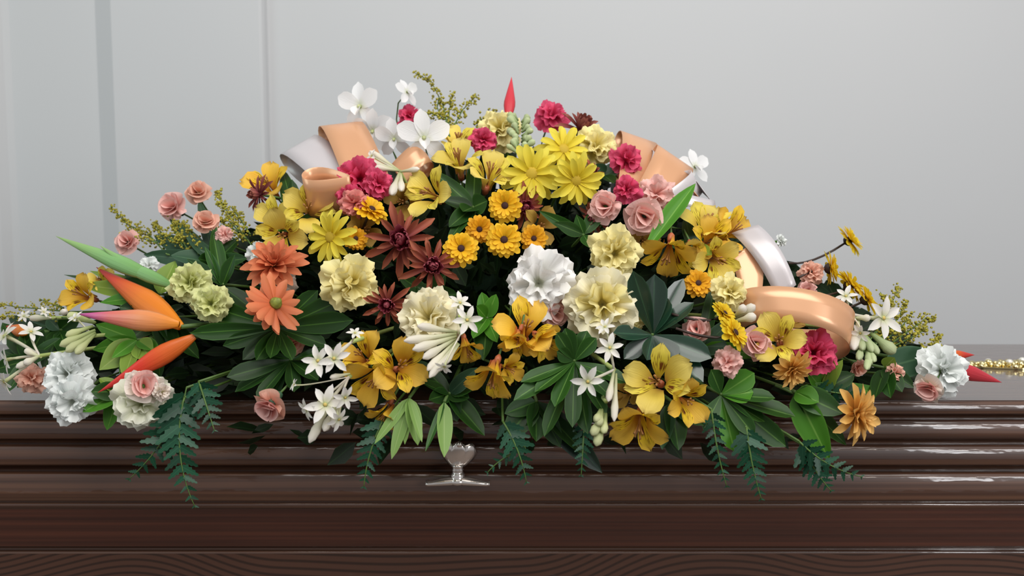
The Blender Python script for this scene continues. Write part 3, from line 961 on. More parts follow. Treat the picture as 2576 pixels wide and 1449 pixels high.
# ------------------------------------------------------------------ the flowers: kind, px, py, width in px, colour, facing (right, up), metres nearer, label
FL = [
    # large carnations
    ('carnation', 1355, 712, 168, 'white', (0.0, 0.12), 0.03, 'largest pure white carnation, at the middle of the spray below the button daisies'),
    ('carnation', 1078, 800, 150, 'cream', (-0.1, 0.25), 0.03, 'cream carnation with white tuberose stars resting against its right side'),
    ('carnation', 1515, 765, 178, 'cream+butter', (0.0, 0.1), 0.03, 'wide cream carnation right of the pure white one, below the round yellow one'),
    ('carnation', 1547, 637, 128, 'butter', (0.12, 0.05), 0.04, 'round pale yellow carnation above the wide cream one, with an outer petal flared left'),
    ('carnation', 888, 715, 140, 'butter', (0.5, -0.1), 0.03, 'pale yellow carnation left of the lowest bronze spider chrysanthemum'),
    ('carnation', 170, 940, 118, 'bluewhite', (-0.35, 0.15), 0.02, 'white carnation at the left end of the casket, upper of the touching white pair'),
    ('carnation', 182, 1010, 118, 'bluewhite', (-0.3, -0.3), 0.03, 'white carnation at the left end of the casket, lower of the touching white pair'),
    ('carnation', 358, 1012, 142, 'greenwhite+greenwhite', (-0.15, -0.1), 0.03, 'greenish white carnation with a pink-centred bloom on top of it, over the lid edge'),
    ('carnation', 478, 712, 104, 'greencream', (-0.35, 0.3), 0.02, 'pale lime carnation beside the tip of the green gladiolus spike'),
    ('carnation', 530, 764, 96, 'greencream', (-0.1, 0.1), 0.03, 'small pale lime carnation just above the dark leaf whorl, below the other lime one'),
    ('carnation', 2372, 930, 128, 'bluewhite', (0.62, 0.1), 0.03, 'white carnation at the far right end of the spray beside the red bract tip'),
    ('carnation', 1838, 735, 92, 'butter', (0.5, 0.25), 0.03, 'pale yellow carnation bud-like in profile, left of the big peach ribbon loop'),
    ('carnation', 1498, 368, 108, 'butter', (0.25, 0.45), 0.0, 'soft yellow carnation at the top right between bronze bloom and peach ribbon'),
    ('carnation', 1258, 325, 105, 'butter', (-0.2, 0.5), -0.01, 'soft yellow carnation at the top, just below the red bract point'),
    ('carnation', 1592, 795, 84, 'butter', (0.2, 0.0), 0.01, 'yellowish carnation half hidden under the wide cream one'),
    ('carnation', 2046, 888, 116, 'hot', (0.15, 0.1), 0.02, 'bright pink carnation under the big peach ribbon loop at the right'),
    ('carnation', 905, 452, 120, 'hot', (-0.1, 0.2), 0.03, 'largest bright pink carnation, below the left ribbon bow'),
    ('carnation', 700, 712, 92, 'blush', (0.35, 0.2), -0.03, 'dull whitish pink carnation behind the coral chrysanthemums'),
    # spray carnations
    ('mini', 952, 462, 76, 'hot', (0.4, 0.1), 0.04, 'small bright pink carnation touching the right of the largest pink one'),
    ('mini', 880, 498, 66, 'hot', (-0.2, -0.3), 0.035, 'small bright pink carnation touching the underside of the largest pink one'),
    ('mini', 893, 512, 74, 'coralpink', (0.0, 0.0), 0.05, 'coral pink spray carnation below the bright pink cluster, above a button daisy'),
    ('mini', 1217, 352, 68, 'hot', (0.0, 0.2), 0.02, 'bright pink spray carnation between alstroemeria and pale green buds at the top'),
    ('mini', 1390, 290, 82, 'hot', (0.25, 0.55), 0.0, 'bright pink spray carnation topmost at the right of the red bract point'),
    ('mini', 1576, 402, 86, 'hot', (0.6, 0.35), 0.01, 'bright pink spray carnation in front of the upper right peach ribbon loop'),
    ('mini', 1576, 478, 72, 'hot', (0.0, 0.05), 0.03, 'bright pink spray carnation with rounded face above two soft pink ones'),
    ('mini', 1030, 292, 66, 'hot', (-0.2, 0.5), -0.02, 'bright pink spray carnation peeping out behind the white orchids'),
    ('mini', 340, 852, 56, 'hot', (0.0, 0.0), -0.03, 'dark shaded pink spray carnation deep between the two orange bracts'),
    ('mini', 498, 482, 62, 'salmon', (-0.15, 0.5), 0.0, 'salmon pink spray carnation, topmost of the left pink cluster'),
    ('mini', 432, 520, 78, 'pink', (-0.5, 0.3), 0.0, 'soft pink spray carnation at the upper left edge, facing left'),
    ('mini', 517, 556, 62, 'salmon', (0.0, 0.45), 0.01, 'salmon pink spray carnation, lowest of the left pink cluster'),
    ('mini', 320, 608, 62, 'pink', (-0.4, 0.3), 0.0, 'pale pink spray carnation just above the green gladiolus spike'),
    ('mini', 566, 590, 46, 'pink', (0.1, 0.2), -0.01, 'tiny pale pink spray carnation among the goldenrod at the left'),
    ('mini', 78, 952, 74, 'salmon', (-0.45, 0.0), 0.02, 'salmon pink spray carnation at the left end beside the white pair'),
    ('mini', 678, 1022, 86, 'salmon+pink', (-0.45, -0.55), 0.04, 'salmon pink spray carnation with green calyx hanging over the lid edge at left'),
    ('mini', 362, 968, 84, 'blush+pink', (0.15, 0.2), 0.055, 'pale pink centred spray carnation on top of the greenish white one'),
    ('mini', 408, 985, 48, 'blush', (0.8, 0.1), 0.05, 'pale pink spray carnation petal cluster at the right of the greenish white one'),
    ('mini', 1522, 518, 82, 'pink', (-0.2, 0.1), 0.03, 'soft pink spray carnation left of the rounded bright pink one'),
    ('mini', 1620, 545, 94, 'pink', (0.0, -0.15), 0.035, 'soft pink spray carnation with drooping petals beside the long green blade'),
    ('mini', 1650, 488, 100, 'pink', (0.1, 0.3), 0.0, 'pale pink carnation behind the others, right of the rounded bright pink one'),
    ('mini', 1752, 828, 68, 'pink', (-0.1, 0.1), 0.02, 'soft pink spray carnation crossed by a dark stem, left of the yellow button pair'),
    ('mini', 1830, 912, 74, 'pink', (0.1, -0.05), 0.04, 'soft pink rounded spray carnation, lowest of the three at the right'),
    ('mini', 1902, 862, 78, 'pink', (0.25, 0.1), 0.03, 'soft pink spray carnation right of the yellow button pair'),
    ('mini', 2040, 685, 62, 'salmon', (0.2, 0.4), -0.02, 'faded salmon spray carnation behind the dark daisy stems at the right'),
    ('mini', 2030, 730, 48, 'pink', (0.0, 0.2), -0.03, 'faded pink spray carnation just above the big peach ribbon loop'),
    ('mini', 2336, 978, 74, 'blush+pink', (-0.5, -0.45), 0.045, 'pale pink spray carnation under the far right white carnation'),
    ('mini', 1395, 785, 78, 'pink', (0.3, -0.4), 0.01, 'shaded pinkish spray carnation below the largest white carnation'),
    ('mini', 650, 640, 64, 'bluewhite', (-0.2, 0.2), -0.01, 'white spray carnation behind the top of the coral chrysanthemums'),
    ('mini', 375, 668, 50, 'bluewhite', (0.0, 0.3), -0.02, 'white spray carnation behind the green gladiolus spike'),
    ('mini', 1938, 645, 58, 'cream', (0.4, 0.3), -0.02, 'creamy spray carnation behind the white ribbon tail at the right'),
    ('mini', 1965, 606, 34, 'bluewhite', (0.8, 0.2), -0.02, 'tiny white carnation bud opening above the white ribbon tail'),
    ('mini', 738, 868, 56, 'salmon', (0.2, -0.2), -0.01, 'shaded dusky pink spray carnation in the left leaf whorls'),
    ('mini', 2160, 925, 46, 'salmon', (0.5, -0.4), 0.0, 'small salmon bud beneath the green tuberose buds at the right'),
    ('mini', 2255, 940, 48, 'salmon', (0.6, 0.0), 0.0, 'small dull salmon bud left of the far right white carnation'),
    # daisies
    ('daisy', 1337, 437, 152, 'daisy', (0.0, 0.12), 0.04, 'bright yellow daisy facing forward, left of the trio at the top'),
    ('daisy', 1450, 455, 136, 'daisy', (0.3, -0.12), 0.045, 'bright yellow daisy with drooping petals, right of the trio at the top'),
    ('daisy', 1418, 375, 134, 'daisy', (0.2, 0.45), 0.015, 'bright yellow daisy tilted up, highest of the trio at the top'),
    ('daisy', 832, 596, 142, 'daisy', (-0.55, 0.06), 0.04, 'bright yellow daisy alone at the left above the coral chrysanthemums'),
    # button daisies with dark eye
    ('button', 1270, 517, 84, 'button', (0.0, 0.1), 0.05, 'golden button daisy with dark eye, highest of the group of five'),
    ('button', 1206, 577, 70, 'button_orange', (0.05, 0.12), 0.04, 'golden button daisy with small dark eye, second from left in the group of five'),
    ('button', 1160, 625, 86, 'button', (0.0, 0.2), 0.05, 'golden button daisy with dark eye, leftmost of the group of five'),
    ('button', 1268, 603, 90, 'button', (0.05, 0.18), 0.055, 'golden button daisy with dark eye, central in the group of five'),
    ('button', 1343, 600, 68, 'button_orange', (0.1, 0.1), 0.04, 'orange button daisy, rightmost of the group of five'),
    ('button', 936, 525, 84, 'button', (0.45, 0.72), 0.045, 'golden button daisy seen edge-on beside the coral pink spray carnation'),
    ('button', 895, 600, 58, 'button_orange', (0.1, 0.1), 0.02, 'dull golden button daisy in shade right of the lone yellow daisy'),
    ('button', 1757, 712, 70, 'button_orange', (0.2, 0.3), 0.03, 'orange button daisy below the right alstroemerias'),
    ('button', 2140, 602, 84, 'button_lemon', (0.78, 0.52), -0.02, 'yellow button daisy on a long dark stem, highest at the right end'),
    ('button', 2092, 675, 84, 'button_lemon', (0.97, 0.05), 0.0, 'yellow button daisy in profile under the highest one at the right end'),
    ('button', 2142, 716, 94, 'button_lemon', (0.82, 0.52), 0.0, 'yellow button daisy in profile, third down at the right end'),
    ('button', 2182, 752, 84, 'button_lemon', (0.85, 0.48), 0.01, 'yellow button daisy in profile, lowest of the four at the right end'),
    ('button', 1824, 788, 72, 'button_lemon', (0.7, 0.5), 0.045, 'yellow button daisy in profile, upper of the pair beside soft pink carnations'),
    ('button', 1850, 836, 90, 'button_lemon', (0.75, 0.35), 0.055, 'yellow button daisy in profile, lower of the pair beside soft pink carnations'),
    # chrysanthemums
    ('spider', 1010, 605, 186, 'bronze', (-0.12, 0.15), 0.035, 'bronze spider chrysanthemum with burgundy heart, largest and topmost of the three'),
    ('spider', 1086, 668, 150, 'bronze', (0.15, -0.05), 0.045, 'bronze spider chrysanthemum with burgundy heart, left under the golden button daisies'),
    ('spider', 974, 765, 122, 'bronze', (-0.1, -0.1), 0.03, 'dark red spider chrysanthemum, lowest of the three, beside the cream carnation'),
    ('spider', 1498, 545, 96, 'bronze', (-0.6, -0.2), 0.0, 'shaded bronze chrysanthemum in profile under a soft pink spray carnation'),
    ('spider', 1460, 324, 128, 'plum', (0.35, 0.66), 0.0, 'brownish red chrysanthemum in profile at the top right edge'),
    ('spider', 652, 490, 96, 'plum', (-0.75, 0.05), 0.01, 'purplish brown chrysanthemum at the upper left edge beside alstroemeria'),
    ('spider', 1385, 398, 60, 'bronze', (0, 0.2), 0.0, 'small rusty chrysanthemum hidden between the three yellow daisies'),
    ('spider', 1490, 435, 66, 'bronze', (0.3, 0.2), 0.0, 'small rusty chrysanthemum right of the drooping yellow daisy'),
    ('spider', 1320, 520, 110, 'bronze', (0.2, 0.0), 0.0, 'rusty orange chrysanthemum shaded behind the button daisies'),
    ('mum', 690, 665, 160, 'coral', (-0.15, 0.6), 0.03, 'coral orange chrysanthemum, upper of the overlapping pair at the left'),
    ('mum', 688, 768, 160, 'coral', (-0.45, -0.4, -1), 0.05, 'coral orange chrysanthemum, lower of the overlapping pair at the left'),
    ('mum', 1995, 930, 112, 'apricot', (0.45, -0.55), 0.03, 'apricot yellow daisy-like bloom below the bright pink carnation at right'),
    ('mum', 2158, 1042, 152, 'apricot', (0.76, -0.16), 0.03, 'apricot yellow daisy-like bloom in profile hanging over the lid at right'),
    # alstroemeria
    ('alst', 1152, 338, 112, 'pale', (0.0, 0.85), 0.01, 'yellow alstroemeria pointing straight up beside the white orchids'),
    ('alst', 1152, 385, 118, 'pale', (-0.1, 0.75), 0.03, 'yellow alstroemeria with pink-backed petal, under the upright one at the top'),
    ('alst', 1238, 420, 126, 'pale', (0.2, 0.72), 0.035, 'yellow alstroemeria with pinkish tube left of the forward-facing daisy'),
    ('alst', 1070, 478, 128, 'pale', (-0.55, 0.3), 0.03, 'yellow alstroemeria in profile right of the largest pink carnation'),
    ('alst', 1010, 505, 96, 'tan', (-0.2, 0.1), 0.0, 'brownish yellow alstroemeria in shade right of the bright pink cluster'),
    ('alst', 668, 450, 112, 'gold', (-0.35, 0.55), 0.01, 'yellow alstroemeria, topmost at the left shoulder below the white ribbon'),
    ('alst', 775, 520, 128, 'pale', (0.0, 0.3), 0.035, 'pale yellow alstroemeria with broad petals above the lone yellow daisy'),
    ('alst', 680, 548, 110, 'pale', (-0.5, 0.3), 0.02, 'pale yellow alstroemeria at the left edge below the topmost one'),
    ('alst', 705, 595, 120, 'pale', (-0.15, -0.1), 0.03, 'pale yellow alstroemeria left of the lone yellow daisy'),
    ('alst', 920, 575, 88, 'tan', (0.3, 0.2), 0.015, 'brownish yellow alstroemeria in shade under the edge-on button daisy'),
    ('alst', 1365, 565, 96, 'tan', (0.4, 0.1), 0.0, 'brownish yellow alstroemeria in shade behind the rightmost orange button daisy'),
    ('alst', 1778, 548, 130, 'pale', (0.1, 0.75), 0.02, 'yellow alstroemeria with reddish-backed petal, topmost at the right shoulder'),
    ('alst', 1858, 575, 118, 'gold', (0.65, 0.35), 0.015, 'yellow alstroemeria facing right at the outer edge of the right shoulder'),
    ('alst', 1800, 600, 120, 'gold', (0.45, 0.2), 0.03, 'yellow alstroemeria in the middle of the right shoulder cluster'),
    ('alst', 1680, 655, 134, 'gold', (-0.1, -0.72), 0.03, 'golden alstroemeria hanging down right of the round pale yellow carnation'),
    ('alst', 1808, 655, 118, 'pale', (0.4, -0.2), 0.03, 'pale yellow alstroemeria lowest of the right shoulder cluster'),
    ('alst', 1740, 640, 84, 'pale', (0.1, -0.6), 0.02, 'small pale alstroemeria between the hanging golden one and its right neighbour'),
    ('alst', 1620, 600, 84, 'tan', (0.2, 0.3), -0.01, 'brownish yellow alstroemeria in shade behind the long green blade'),
    ('alst', 905, 885, 112, 'gold', (-0.3, 0.4), 0.03, 'golden alstroemeria behind the left white tuberose stars'),
    ('alst', 932, 968, 130, 'gold', (-0.35, -0.5), 0.045, 'golden alstroemeria drooping over the lid edge right of the left tuberose'),
    ('alst', 1008, 918, 134, 'gold', (0.15, 0.15), 0.055, 'golden alstroemeria facing forward with dark streaks, left of the tuberose buds'),
    ('alst', 962, 1055, 84, 'gold', (-0.4, -0.8), 0.03, 'golden alstroemeria bud-like and lowest above the left of the silver latch'),
    ('alst', 1178, 893, 92, 'gold', (0.2, -0.8), 0.035, 'golden alstroemeria hanging from the tip of the tuberose bud cluster'),
    ('alst', 1322, 815, 148, 'gold', (0.0, 0.5), 0.05, 'golden alstroemeria with upright petals below the largest white carnation'),
    ('alst', 1378, 868, 100, 'gold', (0.5, -0.45), 0.045, 'golden alstroemeria turned down, left of the central leaf whorl'),
    ('alst', 1300, 870, 90, 'gold', (-0.2, -0.8), 0.05, 'golden alstroemeria with a red throat under the upright-petalled one'),
    ('alst', 1232, 968, 126, 'gold', (-0.25, -0.78), 0.055, 'golden alstroemeria hanging on a red base above the silver latch'),
    ('alst', 1290, 930, 76, 'gold', (0.65, -0.2), 0.04, 'golden alstroemeria petals right of the one hanging above the latch'),
    ('alst', 1652, 955, 162, 'pale', (-0.1, 0.12), 0.06, 'largest pale yellow alstroemeria facing forward at the lower right'),
    ('alst', 1738, 1012, 118, 'gold', (0.45, -0.25), 0.055, 'yellow alstroemeria touching the right of the largest lower right one'),
    ('alst', 1605, 1085, 142, 'gold', (-0.1, -0.68), 0.06, 'golden alstroemeria hanging lowest over the lid at the right of centre'),
    ('alst', 1572, 985, 80, 'tan', (-0.3, 0.1), 0.03, 'shaded alstroemeria left of the largest lower right one'),
    ('alst', 1958, 848, 128, 'pale', (-0.05, 0.25), 0.045, 'yellow alstroemeria inside the opening of the big peach ribbon loop'),
    ('alst', 1975, 800, 96, 'tan', (0.1, 0.5), 0.0, 'orange-brown alstroemeria under the arch of the big peach ribbon loop'),
    ('alst', 192, 738, 100, 'gold', (-0.6, 0.2), 0.02, 'yellow alstroemeria at the far left above the pink bract tip'),
    ('alst', 250, 700, 66, 'pale', (-0.3, 0.5), 0.0, 'small yellow alstroemeria at the far left behind the upper orange bract'),
    # orchids
    ('orchid', 906, 268, 122, 'w', (-0.45, 0.1), 0.0, 'white orchid, leftmost at the top, its petal raised against the wall'),
    ('orchid', 938, 330, 112, 'w', (-0.3, -0.25), 0.015, 'white orchid directly under the leftmost one, above the peach ribbon'),
    ('orchid', 1066, 347, 140, 'w', (0.05, 0.02), 0.03, 'white orchid facing forward, largest, beside the upright alstroemeria'),
    ('orchid', 992, 350, 104, 'w', (-0.2, -0.2), 0.01, 'white orchid between the leftmost and the largest forward-facing one'),
    ('orchid', 1024, 232, 74, 'w', (0.6, 0.4), -0.02, 'small white orchid standing highest, left of the goldenrod tip'),
    ('orchid', 1748, 420, 92, 'w', (0.5, 0.3), -0.04, 'pale white orchid at the upper right beyond the ribbons'),
]
STEMS = {(2140, 602): (1985, 662), (2092, 675): (2010, 698), (2142, 716): (2060, 745), (2182, 752): (2130, 775), (1850, 836): (1700, 826), (1824, 788): (1690, 790), (2158, 1042): (1950, 968)}

for kind, px, py, size, var, face, dd, label in FL:
    fnc, name, cat = BUILD[kind]
    if kind == 'mum' and var == 'apricot':
        name, cat, grp = 'apricot_daisy', 'daisy', 'apricot daisies'
    else:
        grp = GROUP[kind]
    p = at(px, py, dd, size)
    if kind == 'alst':
        size *= 1.13
    s = px_m(p, size)
    fc = face if face is not None else default_face(p)
    spin = R.uniform(-0.12, 0.12) if kind == 'orchid' else R.uniform(0, 6.28)
    mw = Matrix.Translation(p) @ basis(p, fc, spin) @ Matrix.Scale(s, 4)
    root = thing(name, label, cat, group=grp, matrix=mw)
    if (px, py) in STEMS:
        ex, ey = STEMS[(px, py)]
        e = at(ex, ey, dd - 0.02)
        keep = anchor
        anchor = lambda q, e=e: e
        fnc(root, p, s, var)
        anchor = keep
    else:
        fnc(root, p, s, var)
    if len(fc) > 2:                    # its stem runs down behind the leaves
        for ch in list(root.children):
            if ch.name.startswith('stem'):
                bpy.data.objects.remove(ch)


# ------------------------------------------------------------------ tuberose: stalk, open stars on tubes, buds
def unit_y_to(a, b, roll_to=None):
    """matrix taking unit +Y to the segment a->b, +Z towards roll_to"""
    y = (b - a)
    ln = y.length
    y.normalize()
    n = roll_to if roll_to is not None else (CAM - a).normalized()
    x = y.cross(n)
    if x.length < 1e-4:
        x = y.cross(Vector((0, 0, 1)))
    x.normalize()
    z = x.cross(y)
    return Matrix.Translation(a) @ Matrix((x, y, z)).transposed().to_4x4(), ln


def bud_mesh(mat, k=0.5):
    key = ('bud', mat, k)
    if key not in PM:
        prof = [(0.10, 0), (0.14, 0.15), (0.2 * k + 0.1, 0.45), (0.5 * k + 0.1, 0.72), (0.42 * k + 0.08, 0.9), (0.06, 1.0)]
        v, f, uv = [], [], []
        n = 8
        for i, (r, t) in enumerate(prof):
            for j in range(n):
                q = 2 * math.pi * j / n
                rr = r * (1 + (0.12 if j % 2 else 0) * t)
                v.append((rr * math.cos(q), t, rr * math.sin(q)))
                uv.append((j / n, t))
        for i in range(len(prof) - 1):
            for j in range(n):
                f.append((i * n + j, (i + 1) * n + j, (i + 1) * n + (j + 1) % n, i * n + (j + 1) % n))
        f.append(tuple((len(prof) - 1) * n + j for j in range(n))[::-1])
        f.append(tuple(range(n)))
        PM[key] = mesh('bud', v, f, M[mat], uv)
    return PM[key]


star_petal = blade('tube', 0.105, 0.5, 0.45, 0.12, 0.05, 0.35, 0.0, 5, 4, kind='star_petal')


def tuberose(label, base, stars, buds, budmat='tubebody', dd=0.04, stalk='stem_pale', name='tuberose'):
    """stars: (px, py, size, facing); buds: (x0, y0, x1, y1, width)"""
    b = at(*base, dd)
    root = thing(name, label, 'tuberose' if name == 'tuberose' else 'flower', b, group='white tuberose stalks')
    inv = root.matrix_world.inverted()
    e = anchor(b)
    add_stem(root, b, 1.0, stalk, 0, e, 0.0026)
    for px, py, size, face in stars:
        p = at(px, py, dd + 0.025, size)
        s = px_m(p, size)
        m = Matrix.Translation(p) @ basis(p, face, R.uniform(0, 6.28)) @ Matrix.Scale(s, 4)
        mi = m.inverted()
        bl = mi @ b
        pts = bez(Vector((0, 0, 0.02)), Vector((0, 0, -0.45)), bl, 7)
        fl = obj('floret', tube('floret', pts, [0.075, 0.062, 0.055, 0.05, 0.047, 0.045, 0.04], M['tubebody'], 7), root, inv @ m)
        add_ring(fl, lambda i: star_petal, 6, 10, 0.03, 0.0, 1.0, 0, 14, 0.08)
        obj('flower_eye', PM.setdefault('eye', dome('flower_eye', 0.05, 0.03, plain('tuberose_eye', '#c8b060', 0.6), 8)), fl, Matrix.Translation((0, 0, 0.02)))
    for x0, y0, x1, y1, w in buds:
        a, c = at(x0, y0, dd), at(x1, y1, dd + 0.02, w)
        m, ln = unit_y_to(a, c)
        ww = px_m(c, w)
        obj('bud', bud_mesh(budmat), root, inv @ m @ Matrix.Diagonal((ww * 1.4, ln, ww * 1.4, 1)))


tuberose('white tuberose with two open stars, in front of the golden alstroemeria at lower left', (885, 860), [(800, 908, 84, (-0.3, 0.2)), (840, 902, 84, (0.1, 0.1)), (893, 838, 44, (0.1, 0.7))], [(880, 940, 830, 950, 16)], dd=0.06)
tuberose('white tuberose stalk hanging over the lid at left, star above long tubes', (878, 948), [(818, 1018, 100, (-0.05, 0.1)), (772, 1030, 62, (-0.7, -0.3)), (868, 1000, 66, (0.4, -0.4)), (852, 1055, 62, (0.5, -0.6)), (740, 968, 36, (-0.8, 0.4))],
         [(838, 1000, 778, 1114, 26), (850, 1010, 815, 1085, 24), (860, 1000, 838, 1075, 26)], dd=0.05)
tuberose('cluster of blush tuberose buds pointing left under the cream carnation', (1160, 838), [(1118, 922, 48, (-0.2, -0.75))],
         [(1150, 836, 1050, 820, 24), (1148, 840, 1016, 858, 24), (1148, 846, 1038, 880, 26), (1146, 852, 1064, 902, 24), (1146, 858, 1075, 932, 24), (1150, 862, 1080, 950, 22), (1152, 864, 1100, 935, 20), (1155, 866, 1118, 915, 18)], dd=0.06)
tuberose('pair of white tuberose stars against the right of the cream carnation', (1150, 800), [(1175, 805, 76, (0.15, 0.1)), (1157, 762, 62, (0.3, 0.6))], [], dd=0.055)
tuberose('white tuberose with stars beside the central leaf whorl', (1545, 930), [(1534, 875, 72, (-0.05, 0.15)), (1522, 822, 50, (-0.3, 0.6)), (1479, 960, 84, (-0.3, -0.1))],
         [(1545, 930, 1530, 1010, 20), (1550, 940, 1545, 1060, 20)], dd=0.06)
tuberose('pale green tuberose bud tip hanging over the lid left of golden alstroemeria', (1525, 1010), [], [(1515, 1030, 1505, 1070, 24), (1520, 1040, 1490, 1095, 26), (1520, 1050, 1500, 1122, 26), (1525, 1040, 1518, 1090, 22), (1510, 1030, 1500, 1060, 22)], 'greenbud', dd=0.06)
tuberose('white tuberose at the far left end spreading several tubes leftwards', (100, 895), [(12, 845, 86, (-0.75, 0.3)), (78, 835, 64, (0.1, 0.7)), (18, 905, 70, (-0.85, -0.2)), (12, 960, 80, (-0.7, -0.5))],
         [(100, 895, 40, 925, 18), (100, 895, 60, 915, 20), (105, 900, 62, 880, 18)], dd=0.04)
tuberose('greenish white tuberose bud cluster left of the lower orange bract', (235, 845), [(190, 800, 44, (-0.6, 0.5))], [(240, 830, 150, 870, 24), (240, 836, 165, 885, 24), (235, 820, 165, 845, 22), (240, 812, 170, 792, 26), (240, 840, 190, 890, 22)], 'greenbud', dd=0.03)
tuberose('white tuberose star facing right at the right end below the button daisies', (2140, 790), [(2222, 800, 104, (0.6, 0.05)), (2128, 745, 60, (-0.1, 0.6)), (2165, 838, 52, (-0.5, -0.3))],
         [(2160, 800, 2148, 880, 28), (2150, 800, 2190, 800, 20)], dd=0.02)
tuberose('drooping pale green tuberose buds at the right end', (2165, 830), [], [(2165, 835, 2170, 880, 20), (2170, 835, 2195, 885, 22), (2175, 840, 2210, 890, 20), (2170, 860, 2160, 905, 20), (2180, 860, 2188, 918, 22), (2190, 870, 2180, 930, 20), (2185, 870, 2200, 910, 18), (2190, 838, 2252, 888, 34)], 'sagebud', dd=0.025)
tuberose('greenish white tuberose fanned out below the white orchids', (1005, 430), [(935, 392, 40, (-0.7, 0.5))], [(1005, 430, 930, 380, 18), (1005, 430, 915, 405, 22), (1005, 430, 940, 420, 16), (1005, 432, 1055, 425, 16), (1005, 435, 985, 490, 24), (1008, 435, 1010, 480, 20)], 'tubebody', dd=0.02)
rb = random.Random(3)
sb = []
for k in range(22):
    yy = 392 - 4.2 * k
    sd = -1 if k % 2 else 1
    sb.append((1308 + sd * 4, yy, 1308 + sd * rb.uniform(14, 44) * (1.05 - 0.02 * k), yy - rb.uniform(14, 30), rb.uniform(14, 20)))
tuberose('sage green tuberose bud spike at the top right of the red bract point', (1310, 395), [], sb, 'sagebud', dd=0.025)
tuberose('small creamy tuberose tubes left of the big peach ribbon loop', (1850, 800), [], [(1850, 800, 1900, 768, 26), (1850, 808, 1902, 795, 26), (1848, 796, 1875, 770, 24)], 'tubebody', dd=0.035)
tuberose('small whitish tuberose buds on the stems at the far left edge', (130, 800), [(60, 795, 36, (-0.4, 0.4)), (110, 785, 30, (0.3, 0.6))], [(150, 790, 165, 783, 18), (140, 800, 75, 800, 18)], 'tubebody', dd=0.0)


# ------------------------------------------------------------------ bracts, spikes
def bract_mesh(mat, key2, fat=0.5, bend=0.12):
    key = ('bract', mat, key2)
    if key not in PM:
        n, k = 10, 10
        v, f, uv = [], [], []
        for i in range(k + 1):
            t = i / k
            r = fat * (0.30 + 0.70 * math.sin(math.pi * min(1, t / 0.36) / 2)) if t < 0.36 else fat * (1 - ((t - 0.36) / 0.64) ** 1.08) + 0.008
            for j in range(n):
                q = 2 * math.pi * j / n
                v.append((r * math.cos(q), t, r * 0.55 * math.sin(q) + bend * (4 * t * (1 - t)) * 0.3))
                uv.append((j / n, t))
        for i in range(k):
            for j in range(n):
                f.append((i * n + j, (i + 1) * n + j, (i + 1) * n + (j + 1) % n, i * n + (j + 1) % n))
        f.append(tuple(range(n)))
        f.append(tuple(k * n + j for j in range(n))[::-1])
        PM[key] = mesh('bract', v, f, M[mat], uv)
    return PM[key]


def heliconia(label, bracts, stem=None, name='heliconia'):
    """bracts: (base x, y, tip x, y, width, mat, dd base, dd tip)"""
    b0 = at(bracts[0][0], bracts[0][1], bracts[0][6])
    root = thing(name, label, 'flower', b0)
    inv = root.matrix_world.inverted()
    for x0, y0, x1, y1, w, mat, d0, d1 in bracts:
        a, c = at(x0, y0, d0, w), at(x1, y1, d1, w)
        m, ln = unit_y_to(a, c)
        ww = px_m(a, w)
        obj('bract', bract_mesh(mat, 'a'), root, inv @ m @ Matrix.Diagonal((ww, ln, ww, 1)))
    add_stem(root, b0, 1.0, 'stem', 0, anchor(b0) if stem is None else at(*stem), 0.003)


heliconia('orange heliconia with two pointed bracts in a V at the left end', [(455, 822, 242, 672, 70, 'helio', 0.03, 0.03), (450, 815, 194, 790, 56, 'helio_pink', 0.045, 0.05)])
heliconia('single orange-red heliconia bract slanting down behind the greenish white carnation', [(490, 846, 246, 988, 52, 'helio_red', 0.02, 0.03)])
heliconia('red pointed bract standing upright at the very top of the spray', [(1279, 300, 1287, 193, 30, 'redtip', 0.0, 0.0)])
heliconia('red bract lying on the lid at the far right with an orange one above', [(2395, 925, 2520, 962, 40, 'redtip', 0.0, 0.0), (2385, 893, 2452, 893, 24, 'helio_red', -0.03, -0.03)])
heliconia('orange bract half hidden at the far left edge behind tuberose', [(70, 838, 14, 820, 34, 'helio', 0.0, 0.0)])

# gladiolus spike: overlapping pale green bracts along a stalk
gb, gt = at(440, 722, 0.02), at(140, 594, 0.0)
gl = thing('gladiolus_spike', 'pale green pointed gladiolus bud spike reaching left against the wall', 'flower', gb)
inv = gl.matrix_world.inverted()
for t0, t1, w, off in ((0.0, 0.62, 36, 0), (0.32, 0.60, 22, 24), (0.12, 1.0, 44, 0)):
    a, c = gb.lerp(gt, t0), gb.lerp(gt, t1)
    c = c + Vector((0, 0, px_m(c, off)))
    m, ln = unit_y_to(a, c)
    ww = px_m(a, w)
    obj('bract', bract_mesh('glad', 'g', 0.5, 0.05), gl, inv @ m @ Matrix.Diagonal((ww, ln, ww, 1)))
add_stem(gl, gb, 1.0, 'stem', 0, anchor(gb), 0.003)


# ------------------------------------------------------------------ foliage
def leaf_mesh(shape, mat):
    key = ('leaf', shape, mat)
    if key not in PM:
        def fn(t, s, i, j):
            if shape == 'oblong':
                k = (math.sin(math.pi * min(1, t / 0.68) / 2) ** 1.1 * 0.95 + 0.06) if t < 0.68 else (1 - ((t - 0.68) / 0.32) ** 2.6) * 1.0 + 0.01
            elif shape == 'lance':
                k = math.sin(math.pi * t ** 0.85) ** 0.9 + 0.02
            elif shape == 'blade':
                k = 0.45 + 0.55 * math.sin(math.pi * min(1, t / 0.5) / 2) if t < 0.5 else (1 - ((t - 0.5) / 0.5) ** 1.8) + 0.02
            else:
                k = math.sin(math.pi * t ** 0.8) ** 0.65 + 0.02
            fold = 0.16 if shape != 'blade' else 0.3
            return (0.5 * s * k, t, fold * k * abs(s) * 0.9 - 0.05)
        me = grid(8, 4, fn, 'leaf', M[mat])
        PM[key] = me
    return PM[key]


